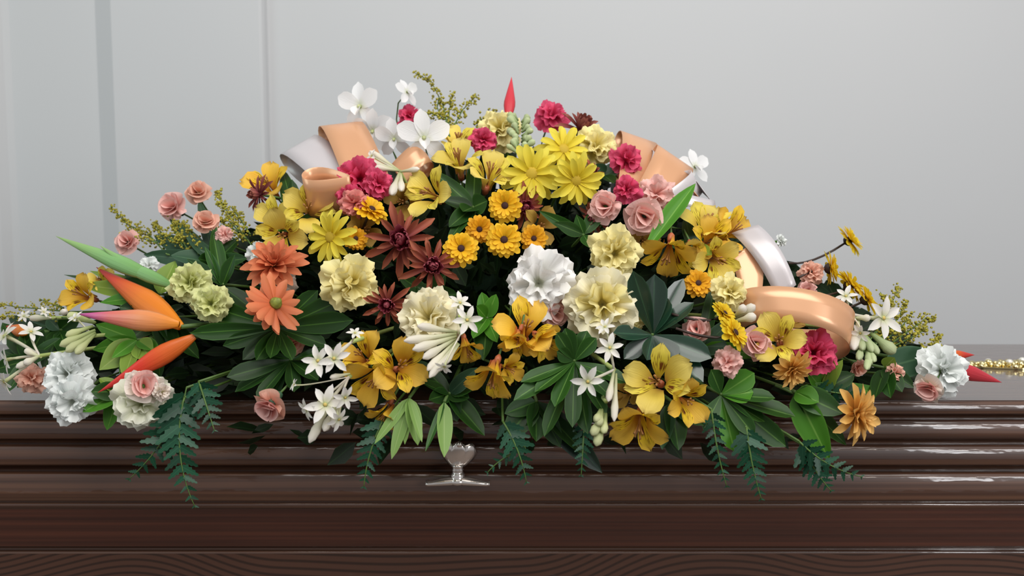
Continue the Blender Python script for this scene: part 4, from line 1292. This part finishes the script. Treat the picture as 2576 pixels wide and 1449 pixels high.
def put_leaf(root, a, c, w, shape, mat, tilt=0.0, sag=0.0, name='leaf'):
    inv = root.matrix_world.inverted()
    n = (CAM - a).normalized() + Vector((0, 0, 0.5))
    m, ln = unit_y_to(a, c, n.normalized())
    o = obj(name, leaf_mesh(shape, mat), root, inv @ m @ Matrix.Rotation(tilt, 4, 'Y') @ Matrix.Diagonal((w, ln, w, 1)))
    return o


def whorl(label, cx, cy, leaves, mat, shape='oblong', dd=0.03, name='leaf_whorl', tipdd=0.02, stem='stem', group='dark leaf whorls'):
    """leaves: (tip x, tip y, width px[, material])"""
    c = at(cx, cy, dd - 0.02, 40)
    root = thing(name, label, 'foliage', c, group=group)
    for lf in leaves:
        x, y, w = lf[:3]
        mt = lf[3] if len(lf) > 3 else mat
        tdd = lf[4] if len(lf) > 4 else tipdd
        e = at(x, y, dd + tdd - 0.02 + R.uniform(-0.012, 0.012), 20)
        put_leaf(root, c, e, px_m(e, w), shape, mt, R.uniform(-0.5, 0.5))
    add_stem(root, c, 1.0, stem, 0, anchor(c), 0.002)
    return root


whorl('whorl of long dark green leaves right under the coral chrysanthemums', 700, 825,
      [(498, 762, 50), (478, 838, 44), (560, 870, 40), (610, 905, 40), (645, 905, 44), (735, 905, 40), (872, 748, 52), (888, 806, 56), (822, 868, 44), (800, 730, 44), (560, 720, 46), (680, 900, 36)], 'leaf_dark', dd=0.02)
whorl('whorl of long dark leaves left of the drooping pink spray carnation', 730, 905,
      [(570, 948, 48), (590, 985, 46), (645, 1005, 40), (660, 1045, 34), (620, 880, 40), (800, 955, 44), (740, 985, 40), (830, 880, 36)], 'leaf_dark', dd=0.015)
whorl('central whorl of rounded green leaves with pale midribs beside the white stars', 1445, 908,
      [(1292, 1006, 46), (1368, 1098, 44), (1395, 1022, 46), (1345, 985, 40), (1478, 1092, 50), (1422, 826, 44), (1478, 832, 44), (1400, 836, 40), (1402, 884, 40), (1582, 962, 48), (1526, 1045, 42), (1500, 850, 40), (1310, 960, 40), (1440, 1075, 44), (1540, 1000, 40)], 'leaf_mid', dd=0.05)
whorl('whorl of big glossy blue-green leaves right of the wide cream carnation', 1642, 842,
      [(1592, 682, 56, 'leaf_glossy', 0.05), (1648, 690, 66, 'leaf_glossy', 0.05), (1544, 836, 44), (1570, 902, 44), (1628, 905, 44), (1745, 760, 46), (1700, 905, 60), (1790, 900, 62), (1770, 960, 66), (1720, 700, 44), (1680, 750, 50)], 'leaf_glossy', dd=0.035)
whorl('whorl of mid green leaves hanging over the lid at the right', 1815, 992,
      [(1848, 1136, 56, 'leaf_bright'), (1898, 1096, 46, 'leaf_mid'), (1978, 1124, 58), (2002, 1046, 60), (1895, 985, 70, 'leaf_bright'), (1898, 938, 56, 'leaf_bright'), (1925, 1060, 50), (1770, 1080, 44), (1950, 1000, 50), (1790, 930, 46)], 'leaf_mid', dd=0.035, group=None)
whorl('bright green broad leaves around the apricot daisy hanging over the lid', 2000, 985,
      [(2085, 1158, 76), (2120, 1040, 70, 'leaf_mid'), (2225, 982, 46, 'leaf_bright', -0.01), (2130, 1120, 50, 'leaf_mid'), (2060, 1010, 60)], 'leaf_bright', 'broad', 0.03, 'leafy_sprig', group=None)
whorl('leafy sprig of light and dark leaves under the bright pink carnation at right', 2070, 980,
      [(2095, 905, 56, 'leaf_lime'), (2150, 940, 54, 'leaf_mid'), (2030, 930, 46, 'leaf_bright'), (2180, 990, 50, 'leaf_sage'), (2120, 905, 30, 'leaf_lime')], 'leaf_mid', 'broad', 0.02, 'leafy_sprig', group=None)
whorl('big dark rounded leaf pair left of the far right white carnation', 2225, 925,
      [(2348, 892, 76, 'leaf_sage', 0.02), (2270, 985, 48), (2240, 1000, 46), (2200, 1000, 44), (2300, 975, 40), (2250, 900, 36, 'leaf_lime')], 'leaf_dark', 'broad', 0.01, 'leafy_sprig', group=None)
whorl('yellow-green leaf sprig around the two orange bracts at left', 345, 855,
      [(232, 880, 44, 'leaf_bright'), (282, 900, 34, 'leaf_bright'), (300, 938, 34, 'leaf_bright'), (240, 815, 50, 'leaf_bright'), (250, 930, 66, 'leaf_lime'), (310, 950, 50, 'leaf_lime'), (380, 905, 60, 'leaf_lime'), (400, 880, 40)], 'leaf_bright', 'lance', 0.015, 'leafy_sprig', group=None)
whorl('light green leaves poking out under the left white carnations', 300, 985,
      [(208, 1035, 58, 'leaf_bright'), (268, 1082, 46, 'leaf_bright'), (230, 985, 50, 'leaf_mid'), (250, 950, 40, 'leaf_lime')], 'leaf_bright', 'broad', 0.03, 'leafy_sprig', group=None)
whorl('light leaves above the orange bracts behind the gladiolus spike', 400, 740,
      [(200, 715, 46, 'leaf_lime'), (225, 680, 36, 'leaf_lime'), (250, 760, 44, 'leaf_bright'), (160, 690, 26, 'leaf_mid'), (300, 700, 50, 'leaf_mid'), (440, 655, 60, 'leaf_lime'), (300, 650, 50, 'leaf_dark'), (330, 770, 40)], 'leaf_mid', 'lance', 0.0, 'leafy_sprig', group=None)
whorl('drooping pale green leaves left above the silver latch', 1030, 1000,
      [(1052, 1120, 44), (1018, 1118, 26), (985, 1155, 34), (942, 1116, 28), (1062, 1112, 24)], 'leaf_pale', 'broad', 0.06, 'alstroemeria_leaves', group=None)
whorl('pale green folded leaf hanging just left of the silver latch', 1118, 1010,
      [(1118, 1150, 42), (1070, 1135, 20, 'leaf_mid')], 'leaf_pale', 'broad', 0.06, 'alstroemeria_leaves', group=None)
whorl('light green leaves between cream carnation and golden alstroemeria at centre', 1225, 800,
      [(1212, 735, 38, 'leaf_bright'), (1200, 770, 40), (1248, 740, 36, 'leaf_bright'), (1215, 905, 60, 'leaf_mid'), (1250, 860, 40), (1190, 850, 40)], 'leaf_bright', 'broad', 0.02, 'leafy_sprig', group=None)
whorl('dark shaded leaves above the silver latch under the golden alstroemerias', 1130, 990,
      [(1210, 955, 50), (1180, 1000, 46), (1080, 1005, 46), (1060, 960, 40), (1150, 1060, 50), (1220, 1095, 56), (1200, 925, 40, 'leaf_sage'), (1050, 905, 46)], 'leaf_dark', 'broad', 0.035, 'leafy_sprig', group=None)
whorl('dark hanging leaves over the lid below the central whorl', 1350, 1010,
      [(1268, 1105, 70), (1300, 1080, 50), (1350, 1110, 60), (1410, 1125, 56), (1515, 1190, 64, 'leaf_glossy'), (1480, 1150, 50), (1270, 1040, 50)], 'leaf_dark', 'broad', 0.03, 'leafy_sprig', group=None)
whorl('dark leaf pointing down right of the lowest golden alstroemeria', 1690, 1010,
      [(1708, 1132, 62), (1665, 1130, 50, 'leaf_sage'), (1770, 1070, 44)], 'leaf_dark', 'broad', 0.03, 'leafy_sprig', group=None)
whorl('green leaves under the alstroemerias at the top centre', 1190, 520,
      [(1196, 392, 42, 'leaf_mid', 0.03), (1165, 530, 50, 'leaf_mid'), (1130, 570, 46, 'leaf_mid'), (1125, 610, 34, 'leaf_mid'), (1225, 505, 56, 'leaf_mid'), (1090, 430, 40, 'leaf_mid'), (1110, 500, 36)], 'leaf_dark', 'broad', 0.0, 'leafy_sprig', group=None)
whorl('twisted green leaves left of the round pale yellow carnation', 1468, 590,
      [(1522, 510, 40, 'leaf_mid', 0.03), (1355, 530, 30, 'leaf_mid'), (1395, 560, 36, 'leaf_mid'), (1450, 540, 30, 'leaf_mid'), (1490, 625, 34)], 'leaf_mid', 'lance', 0.015, 'leafy_sprig', group=None)
whorl('long narrow green blade standing up right of the pink spray carnations', 1638, 610,
      [(1750, 460, 46)], 'leaf_bright', 'blade', 0.045, 'blade_leaf', group=None)
whorl('small green leaves amid the left shoulder alstroemerias', 745, 560,
      [(660, 540, 40, 'leaf_mid', 0.03), (700, 580, 36, 'leaf_bright', 0.03), (710, 425, 40, 'leaf_mid'), (735, 450, 40), (760, 590, 36, 'leaf_mid'), (880, 525, 36, 'leaf_mid')], 'leaf_dark', 'broad', 0.0, 'leafy_sprig', group=None)
whorl('blue-green carnation leaves in the left pink cluster', 540, 660,
      [(385, 590, 50, 'leaf_sage'), (425, 545, 36, 'leaf_sage'), (500, 500, 30, 'leaf_sage'), (545, 570, 32, 'leaf_mid'), (470, 590, 44, 'leaf_sage'), (360, 640, 44, 'leaf_sage'), (430, 640, 60, 'leaf_sage'), (600, 600, 40), (620, 650, 40), (500, 650, 44)], 'leaf_dark', 'broad', -0.01, 'leafy_sprig', group=None)
whorl('upright dark green blade left of the coral chrysanthemums', 560, 715,
      [(535, 575, 36), (515, 620, 24), (470, 650, 30, 'leaf_mid'), (590, 640, 34, 'leaf_dark')], 'leaf_mid', 'blade', 0.01, 'blade_leaf', group=None)
whorl('small green leaves in the middle of the right shoulder alstroemerias', 1740, 620,
      [(1790, 640, 40, 'leaf_lime', 0.04), (1725, 545, 40, 'leaf_sage'), (1690, 620, 36), (1820, 560, 30)], 'leaf_mid', 'broad', 0.0, 'leafy_sprig', group=None)
whorl('dull green leaves behind the yellow button pair at right', 1770, 870,
      [(1850, 800, 40, 'leaf_sage'), (1830, 870, 60, 'leaf_sage'), (1915, 895, 40, 'leaf_bright', 0.03), (1720, 790, 44, 'leaf_sage'), (1700, 850, 40), (1800, 700, 36)], 'leaf_dark', 'broad', 0.005, 'leafy_sprig', group=None)
whorl('green pointed leaf under the lowest button daisy at the right end', 2110, 770,
      [(2078, 705, 50, 'leaf_sage'), (2010, 690, 26), (2150, 700, 30)], 'leaf_sage', 'broad', -0.03, 'leafy_sprig', group=None)
whorl('dark leaves under the bronze spider chrysanthemums', 1080, 745,
      [(1120, 690, 50, 'leaf_mid', 0.03), (1050, 720, 44), (1000, 690, 40), (1150, 740, 46), (1110, 780, 40)], 'leaf_dark', 'broad', 0.0, 'leafy_sprig', group=None)
whorl('dark leaf pair between soft yellow carnation and pink blooms at top right', 1520, 440,
      [(1568, 415, 44, 'leaf_sage'), (1495, 415, 40, 'leaf_sage'), (1545, 460, 36)], 'leaf_dark', 'broad', 0.0, 'leafy_sprig', group=None)


whorl('green leaves filling the far left edge beneath the tuberose tubes', 70, 905,
      [(5, 880, 40), (-15, 930, 46), (20, 985, 40), (45, 975, 36, 'leaf_dark'), (100, 985, 40, 'leaf_dark'), (125, 890, 40), (60, 835, 40, 'leaf_dark'), (5, 810, 40, 'leaf_dark'), (110, 830, 44, 'leaf_dark'), (150, 850, 40)], 'leaf_mid', 'broad', -0.01, 'leafy_sprig', group=None)
whorl('shaded dark leaves behind the far left tuberose and goldenrod stems', 150, 830,
      [(20, 800, 50), (60, 790, 40, 'leaf_sage'), (90, 860, 50), (30, 860, 46), (120, 800, 40, 'leaf_sage'), (200, 790, 44), (180, 910, 50), (110, 930, 50)], 'leaf_dark', 'broad', -0.03, 'leafy_sprig', group=None)
whorl('dark green leaves behind the two left orange bracts', 400, 800,
      [(300, 770, 60), (340, 720, 50), (330, 850, 50), (280, 830, 46), (440, 900, 60), (500, 900, 56), (460, 770, 44), (540, 830, 44), (400, 960, 50)], 'leaf_dark', 'broad', -0.015, 'leafy_sprig', group=None)
# ferns
def pinna_mesh(var):
    key = ('pinna', var)
    if key not in PM:
        v, f, uv = [], [], []
        k = 9
        for i in range(k + 1):
            t = i / k
            w = 0.5 * (1 - t) ** 0.6 * (0.62 if i % 2 else 1.0) * min(1, 0.5 + 3 * t) + 0.004
            for s in (-1, 0, 1):
                v.append((s * w, t - (0.035 if (i % 2 and s) else 0), 0.12 * w * abs(s)))
                uv.append((0.5 + s / 2, t))
        for i in range(k):
            for j in range(2):
                a = i * 3 + j
                f.append((a, a + 1, a + 4, a + 3))
        PM[key] = mesh('pinna', v, f, M['fern'], uv)
    return PM[key]


def fern(label, x0, y0, x1, y1, width, dd=0.03, n=13, bend=0.0):
    n = max(6, int(n * 0.8))
    a, c = at(x0, y0, dd, 10), at(x1, y1, dd + 0.015, 10)
    root = thing('fern_frond', label, 'fern', a, group='fern fronds hanging over the lid')
    inv = root.matrix_world.inverted()
    side = (c - a).cross((CAM - a)).normalized()
    mid = a.lerp(c, 0.5) + side * bend * (c - a).length + (CAM - a).normalized() * 0.012
    pts = bez(a, mid, c, 16)
    obj('rachis', tube('rachis', [inv @ q for q in pts], [0.0014 - 0.0009 * i / 15 for i in range(16)], M['stem'], 5), root)
    add_stem(root, a, 1.0, 'stem', 0, anchor(a), 0.0016)
    W = px_m(a, width)
    for i in range(n):
        t = 0.06 + 0.92 * i / (n - 1)
        k = t * 15
        q = pts[min(14, int(k))].lerp(pts[min(15, int(k) + 1)], k - int(k))
        d = (pts[min(15, int(k) + 1)] - pts[max(0, int(k) - 1)]).normalized()
        ln = W * ((1.0 - t) ** 0.8 * (0.8 + 0.2 * math.sin(3 * t)) * R.uniform(0.8, 1.1)) + 0.003
        for sg in (-1, 1):
            e = q + side * sg * ln + d * ln * 0.75 + (CAM - a).normalized() * R.uniform(-0.25, 0.25) * ln
            m, l2 = unit_y_to(q, e)
            obj('pinna', pinna_mesh(0), root, inv @ m @ Matrix.Rotation(R.uniform(-0.5, 0.5), 4, 'Y') @ Matrix.Diagonal((l2 * 0.56, l2, l2 * 0.5, 1)))


fern('longest fern frond trailing down over the lid at left', 470, 975, 492, 1278, 70, 0.03, 15, 0.18)
fern('fern frond fanning to the lower left below the greenish white carnation', 465, 1000, 322, 1208, 66, 0.03, 13, -0.12)
fern('short fern frond right of the longest trailing one', 500, 960, 540, 1085, 46, 0.02, 9)
fern('shaded fern frond hanging down left of the pale green leaves', 965, 1055, 915, 1228, 44, 0.03, 12, 0.1)
fern('fern frond hanging right of the silver latch', 1265, 1060, 1325, 1216, 48, 0.03, 11, -0.1)
fern('fern frond curling sideways behind the silver latch', 1320, 1130, 1225, 1190, 24, 0.02, 8, 0.15)
fern('narrow fern frond hanging at the right below the alstroemerias', 1790, 1030, 1829, 1226, 30, 0.03, 13, 0.05)
fern('fern frond hanging lowest at the right', 1878, 1075, 1916, 1258, 48, 0.03, 13, 0.05)
fern('fern frond reaching right over the lid below the broad bright leaf', 2010, 1110, 2170, 1200, 48, 0.03, 11, 0.15)
fern('fern frond hanging at the right below the apricot daisy', 2020, 1120, 2092, 1236, 44, 0.025, 10, 0.1)
fern('small fern frond in the shade behind the apricot daisy stem', 2050, 980, 2180, 1000, 34, 0.0, 9)
fern('thin fern frond hanging right of the pale bud tip', 1470, 1060, 1462, 1198, 28, 0.025, 10)

# goldenrod: stems parts, the uncountable florets one part
floret_v = [(0, 0, 1), (1, 0, 0), (0, 1, 0), (-1, 0, 0), (0, -1, 0), (0, 0, -1)]
floret_f = [(0, 1, 2), (0, 2, 3), (0, 3, 4), (0, 4, 1), (5, 2, 1), (5, 3, 2), (5, 4, 3), (5, 1, 4)]


def goldenrod(label, branches, dd=0.0, r=6.5, dens=1.0):
    b0 = at(*branches[0][0], dd)
    root = thing('goldenrod', label, 'goldenrod', b0, group='goldenrod sprays')
    v, f = [], []
    rr = random.Random(int(b0.x * 1e5))
    for br in branches:
        pts = [at(x, y, dd) - b0 for x, y in br]
        fine = []
        for i in range(len(pts) - 1):
            fine += [pts[i].lerp(pts[i + 1], q / 6) for q in range(6)]
        fine.append(pts[-1])
        obj('branch', tube('branch', fine, [0.0012 - 0.0007 * i / len(fine) for i in range(len(fine))], M['stem'], 5), root)
        L = sum((fine[i + 1] - fine[i]).length for i in range(len(fine) - 1))
        rad = px_m(b0, r)
        for k in range(int(dens * L / rad * 3.6)):
            t = rr.uniform(0.12, 1.0)
            kk = t * (len(fine) - 1)
            q = fine[int(kk)].lerp(fine[min(len(fine) - 1, int(kk) + 1)], kk - int(kk))
            q = q + Vector((rr.gauss(0, 1), rr.gauss(0, 1), rr.gauss(0, 1))) * rad * 1.15 * (1.25 - 0.8 * t)
            s = rad * rr.uniform(0.3, 0.62)
            b = len(v)
            rot = Matrix.Rotation(rr.uniform(0, 3), 3, Vector((rr.random(), rr.random(), rr.random() + 0.1)))
            v += [q + (rot @ Vector(w)) * s for w in floret_v]
            f += [tuple(b + w for w in ff) for ff in floret_f]
    o = obj('florets', mesh('florets', v, f, M['golden'], smooth=False), root)
    o['kind'] = 'stuff'
    add_stem(root, b0, 1.0, 'stem', 0, anchor(b0), 0.0016)


goldenrod('goldenrod spray with arching tip, topmost behind the white orchids', [[(1130, 340), (1115, 265), (1085, 205), (1044, 184)], [(1128, 330), (1130, 280), (1138, 232)], [(1135, 330), (1165, 275), (1200, 240)], [(1120, 300), (1085, 285), (1060, 290)], [(1105, 245), (1100, 270), (1110, 300)]], -0.01, 8)
goldenrod('goldenrod spray at the upper left leaning over the gladiolus spike', [[(420, 640), (370, 585), (320, 565), (278, 518)], [(395, 610), (340, 595), (310, 590)], [(440, 610), (400, 580), (385, 560)], [(460, 620), (440, 580), (440, 545)], [(480, 640), (455, 600), (440, 600)]], -0.02, 8)
goldenrod('goldenrod spray behind the topmost salmon carnations at left', [[(650, 640), (590, 560), (560, 515), (546, 480)], [(620, 600), (575, 580), (560, 600)], [(600, 580), (570, 550), (545, 560)], [(630, 590), (600, 545), (580, 520)], [(500, 640), (480, 590), (465, 560)]], -0.02, 8)
goldenrod('goldenrod spray with many short branches at the right end', [[(2180, 870), (2230, 790), (2262, 722)], [(2200, 850), (2230, 770), (2215, 735)], [(2200, 870), (2260, 800), (2280, 755)], [(2210, 870), (2270, 820), (2298, 785)], [(2220, 880), (2290, 830), (2330, 800), (2348, 803)], [(2230, 880), (2300, 845), (2335, 825)], [(2240, 885), (2310, 885), (2352, 865), (2364, 842)]], -0.03, 9)
goldenrod('small goldenrod tuft left of the upright red bract', [[(1270, 340), (1235, 305), (1215, 310)], [(1260, 320), (1235, 285), (1250, 280)], [(1250, 320), (1210, 300), (1200, 315)]], -0.03, 8)
goldenrod('yellowish goldenrod stem lying leftwards at the far left edge', [[(180, 785), (110, 778), (40, 772), (0, 765)], [(170, 800), (90, 792), (20, 795), (-20, 800)], [(160, 775), (130, 765), (100, 752)]], -0.01, 7, 0.5)


# ------------------------------------------------------------------ ribbon bows
def strip(root, name, pts, width, mat):
    """pts: centre line in world; width: vector (whole width)"""
    inv = root.matrix_world.inverted()
    v, uv, f = [], [], []
    n = len(pts)
    nw = 3
    for i, p in enumerate(pts):
        w = width[i] if isinstance(width, list) else width
        for j in range(nw + 1):
            v.append(inv @ (p + w * (j / nw - 0.5)))
            uv.append((j / nw, i / (n - 1)))
    for i in range(n - 1):
        for j in range(nw):
            a = i * (nw + 1) + j
            f.append((a, a + 1, a + nw + 2, a + nw + 1))
    o = obj(name, mesh(name, v, f, M[mat], uv), root)
    md = o.modifiers.new('thickness', 'SOLIDIFY')
    md.thickness = 0.0005
    return o


def loop(root, name, k, end, wpx, depth_open, mat, base=None, wdepth=0.0, dd=0.0, dde=0.0, n=26):
    """loop of ribbon from pivot k out to end and back; wpx: width vector on screen in px; opening runs along e1 x w"""
    a, e = at(*k, dd), at(*end, dd + dde)
    sc = px_m(e, 1.0)
    w = RIGHT * (wpx[0] * sc) - UP * (wpx[1] * sc) + FWD * wdepth
    e1 = e - a
    w = w - e1 * (w.dot(e1) / e1.length_squared) * 0.6
    e2 = e1.cross(w).normalized()
    pts = []
    for i in range(n + 1):
        t = i / n
        ang = 2 * math.pi * t
        x = 0.5 * (1 - math.cos(ang))
        yv = math.sin(ang) * depth_open * (0.25 + 0.75 * x)
        pts.append(a + e1 * x + e2 * yv)
    return strip(root, name, pts, w, mat)


bw = at(885, 440, 0.0)
bow = thing('ribbon_bow', 'peach and white satin ribbon bow at the upper left of the spray', 'ribbon', bw)
loop(bow, 'ribbon_loop', (890, 480), (748, 376), (66, -60), 0.028, 'ribbon_white', wdepth=0.03, dd=0.0)
loop(bow, 'ribbon_loop', (925, 455), (852, 322), (90, -26), 0.026, 'peach', wdepth=0.03, dd=0.0)
loop(bow, 'ribbon_loop', (885, 490), (770, 482), (4, -86), 0.024, 'peach', wdepth=-0.035, dd=0.03)
loop(bow, 'ribbon_loop', (1000, 440), (1075, 395), (20, 62), 0.024, 'peach', wdepth=-0.02, dd=-0.02)
obj('ribbon_knot', PM.setdefault('knot', lathe('ribbon_knot', [(0.004, -0.012), (0.011, -0.006), (0.012, 0), (0.011, 0.006), (0.004, 0.012)], M['peach'], 10)), bow, Matrix.Translation((0.01, 0.03, -0.01)))
strip(bow, 'ribbon_tail', bez(at(900, 460, -0.01), at(870, 500, 0.0), at(800, 530, -0.01), 8), RIGHT * 0.02 + UP * 0.03, 'ribbon_white')

bw = at(1650, 480, -0.02)
bow = thing('ribbon_bow', 'peach and white satin ribbon bow at the upper right of the spray', 'ribbon', bw)
loop(bow, 'ribbon_loop', (1602, 480), (1596, 352), (94, 10), 0.024, 'peach', wdepth=0.03, dd=-0.01)
loop(bow, 'ribbon_loop', (1650, 500), (1690, 402), (88, 62), 0.024, 'peach', wdepth=0.0, dd=-0.01)
loop(bow, 'ribbon_loop', (1630, 480), (1652, 395), (40, 25), 0.016, 'ribbon_white', wdepth=0.01, dd=-0.03)
loop(bow, 'ribbon_loop', (1690, 510), (1742, 455), (40, 42), 0.018, 'ribbon_white', wdepth=0.02, dd=-0.02)
strip(bow, 'ribbon_tail', bez(at(1700, 440, -0.02), at(1745, 440, -0.01), at(1788, 505, -0.02), 10), RIGHT * 0.022 - UP * 0.03, 'ribbon_white')
strip(bow, 'ribbon_tail', bez(at(1660, 480, -0.02), at(1740, 510, 0.0), at(1800, 520, -0.02), 10), UP * 0.018 + FWD * 0.01, 'ribbon_white')
strip(bow, 'ribbon_tail', bez(at(1690, 470, -0.025), at(1740, 470, -0.015), at(1775, 520, -0.025), 10), RIGHT * 0.018 - UP * 0.024, 'peach')
obj('ribbon_knot', PM['knot'], bow, Matrix.Translation((0, 0.03, 0)))

bw = at(1880, 790, 0.0)
bow = thing('ribbon_bow', 'peach ribbon loop with sheen and white tail at the right end of the spray', 'ribbon', bw)
# the big loop: sweeps right from the knot, turns at its right end and comes back underneath
ctr, sc = at(1995, 818, 0.0), px_m(at(1995, 818, 0.0), 1.0)
pts, ws = [], []
for i in range(33):
    a = math.radians(205 - 300 * i / 32)
    tilt = RIGHT * (138 * sc * math.cos(a)) - UP * (-50 * sc * math.sin(a)) + FWD * (-0.010 * math.cos(a) - 0.042 * math.sin(a))
    pts.append(ctr + tilt + UP * (26 * sc * math.cos(a) * -1))
    ws.append((UP * 84 * sc + FWD * 0.012 + RIGHT * 22 * sc * math.cos(a)))
strip(bow, 'ribbon_loop', pts, ws, 'peach')
strip(bow, 'ribbon_tail', bez(at(1850, 640, -0.01), at(1905, 640, -0.01), at(1880, 780, -0.01), 12), RIGHT * 0.036 + UP * 0.022 + FWD * 0.01, 'peach')
t = bez(at(1872, 575, 0.0), at(1938, 625, 0.03), at(1980, 738, 0.0), 14)
strip(bow, 'ribbon_tail', t, [RIGHT * (0.036 - 0.014 * k / 13) + UP * (0.010 + 0.012 * k / 13) - FWD * 0.004 for k in range(14)], 'ribbon_white')
obj('ribbon_knot', PM['knot'], bow, Matrix.Translation((0, 0.03, 0)))

# ------------------------------------------------------------------ floral foam and the uncountable shaded greenery
fv, ff = [], []
fx, fy = 0.56, 0.14
for (zz, k) in ((0.0, 1.0), (0.05, 1.0), (0.10, 0.78), (0.17, 0.56), (0.23, 0.38), (0.27, 0.18)):
    for i in range(24):
        a = 2 * math.pi * i / 24
        ca, sa = math.cos(a), math.sin(a)
        fv.append((fx * k * abs(ca) ** 0.5 * (1 if ca > 0 else -1), fy * k * abs(sa) ** 0.5 * (1 if sa > 0 else -1), zz))
for i in range(5):
    for j in range(24):
        ff.append((i * 24 + j, i * 24 + (j + 1) % 24, (i + 1) * 24 + (j + 1) % 24, (i + 1) * 24 + j))
ff += [tuple(range(24))[::-1], tuple(120 + j for j in range(24))]
fo = obj('floral_foam', mesh('floral_foam', fv, ff, M['foam'], smooth=False), None, Matrix.Translation((MC.x, 1.40, LID)))
fo['label'] = 'dark green floral foam block hidden under the flowers on the casket lid'
fo['category'] = 'foam'

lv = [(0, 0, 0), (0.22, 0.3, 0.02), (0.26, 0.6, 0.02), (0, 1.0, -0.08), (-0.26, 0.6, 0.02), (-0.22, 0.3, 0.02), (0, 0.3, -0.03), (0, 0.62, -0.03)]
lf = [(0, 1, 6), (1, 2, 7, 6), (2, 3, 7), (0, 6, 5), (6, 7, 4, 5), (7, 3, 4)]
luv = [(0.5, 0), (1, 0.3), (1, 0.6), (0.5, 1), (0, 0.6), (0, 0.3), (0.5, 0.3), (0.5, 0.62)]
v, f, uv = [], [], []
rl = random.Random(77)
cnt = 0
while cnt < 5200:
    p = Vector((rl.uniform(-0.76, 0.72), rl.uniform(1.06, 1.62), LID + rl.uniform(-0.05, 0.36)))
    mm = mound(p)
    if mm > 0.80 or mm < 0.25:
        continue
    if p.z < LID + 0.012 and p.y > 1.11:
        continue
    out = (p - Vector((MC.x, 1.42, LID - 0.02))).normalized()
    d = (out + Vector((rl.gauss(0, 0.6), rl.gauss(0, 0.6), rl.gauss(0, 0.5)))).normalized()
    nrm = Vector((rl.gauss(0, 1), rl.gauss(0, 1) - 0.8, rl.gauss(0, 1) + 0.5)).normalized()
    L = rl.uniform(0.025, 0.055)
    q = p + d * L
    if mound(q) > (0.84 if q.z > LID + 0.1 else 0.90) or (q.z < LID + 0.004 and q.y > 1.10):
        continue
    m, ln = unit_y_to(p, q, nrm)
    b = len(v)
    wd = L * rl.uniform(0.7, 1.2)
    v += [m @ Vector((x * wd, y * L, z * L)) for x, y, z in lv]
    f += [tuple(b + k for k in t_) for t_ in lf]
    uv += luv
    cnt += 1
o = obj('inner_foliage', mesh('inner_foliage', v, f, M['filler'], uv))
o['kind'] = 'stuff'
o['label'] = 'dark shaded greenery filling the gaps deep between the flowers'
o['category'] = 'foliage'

bpy.context.view_layer.update()
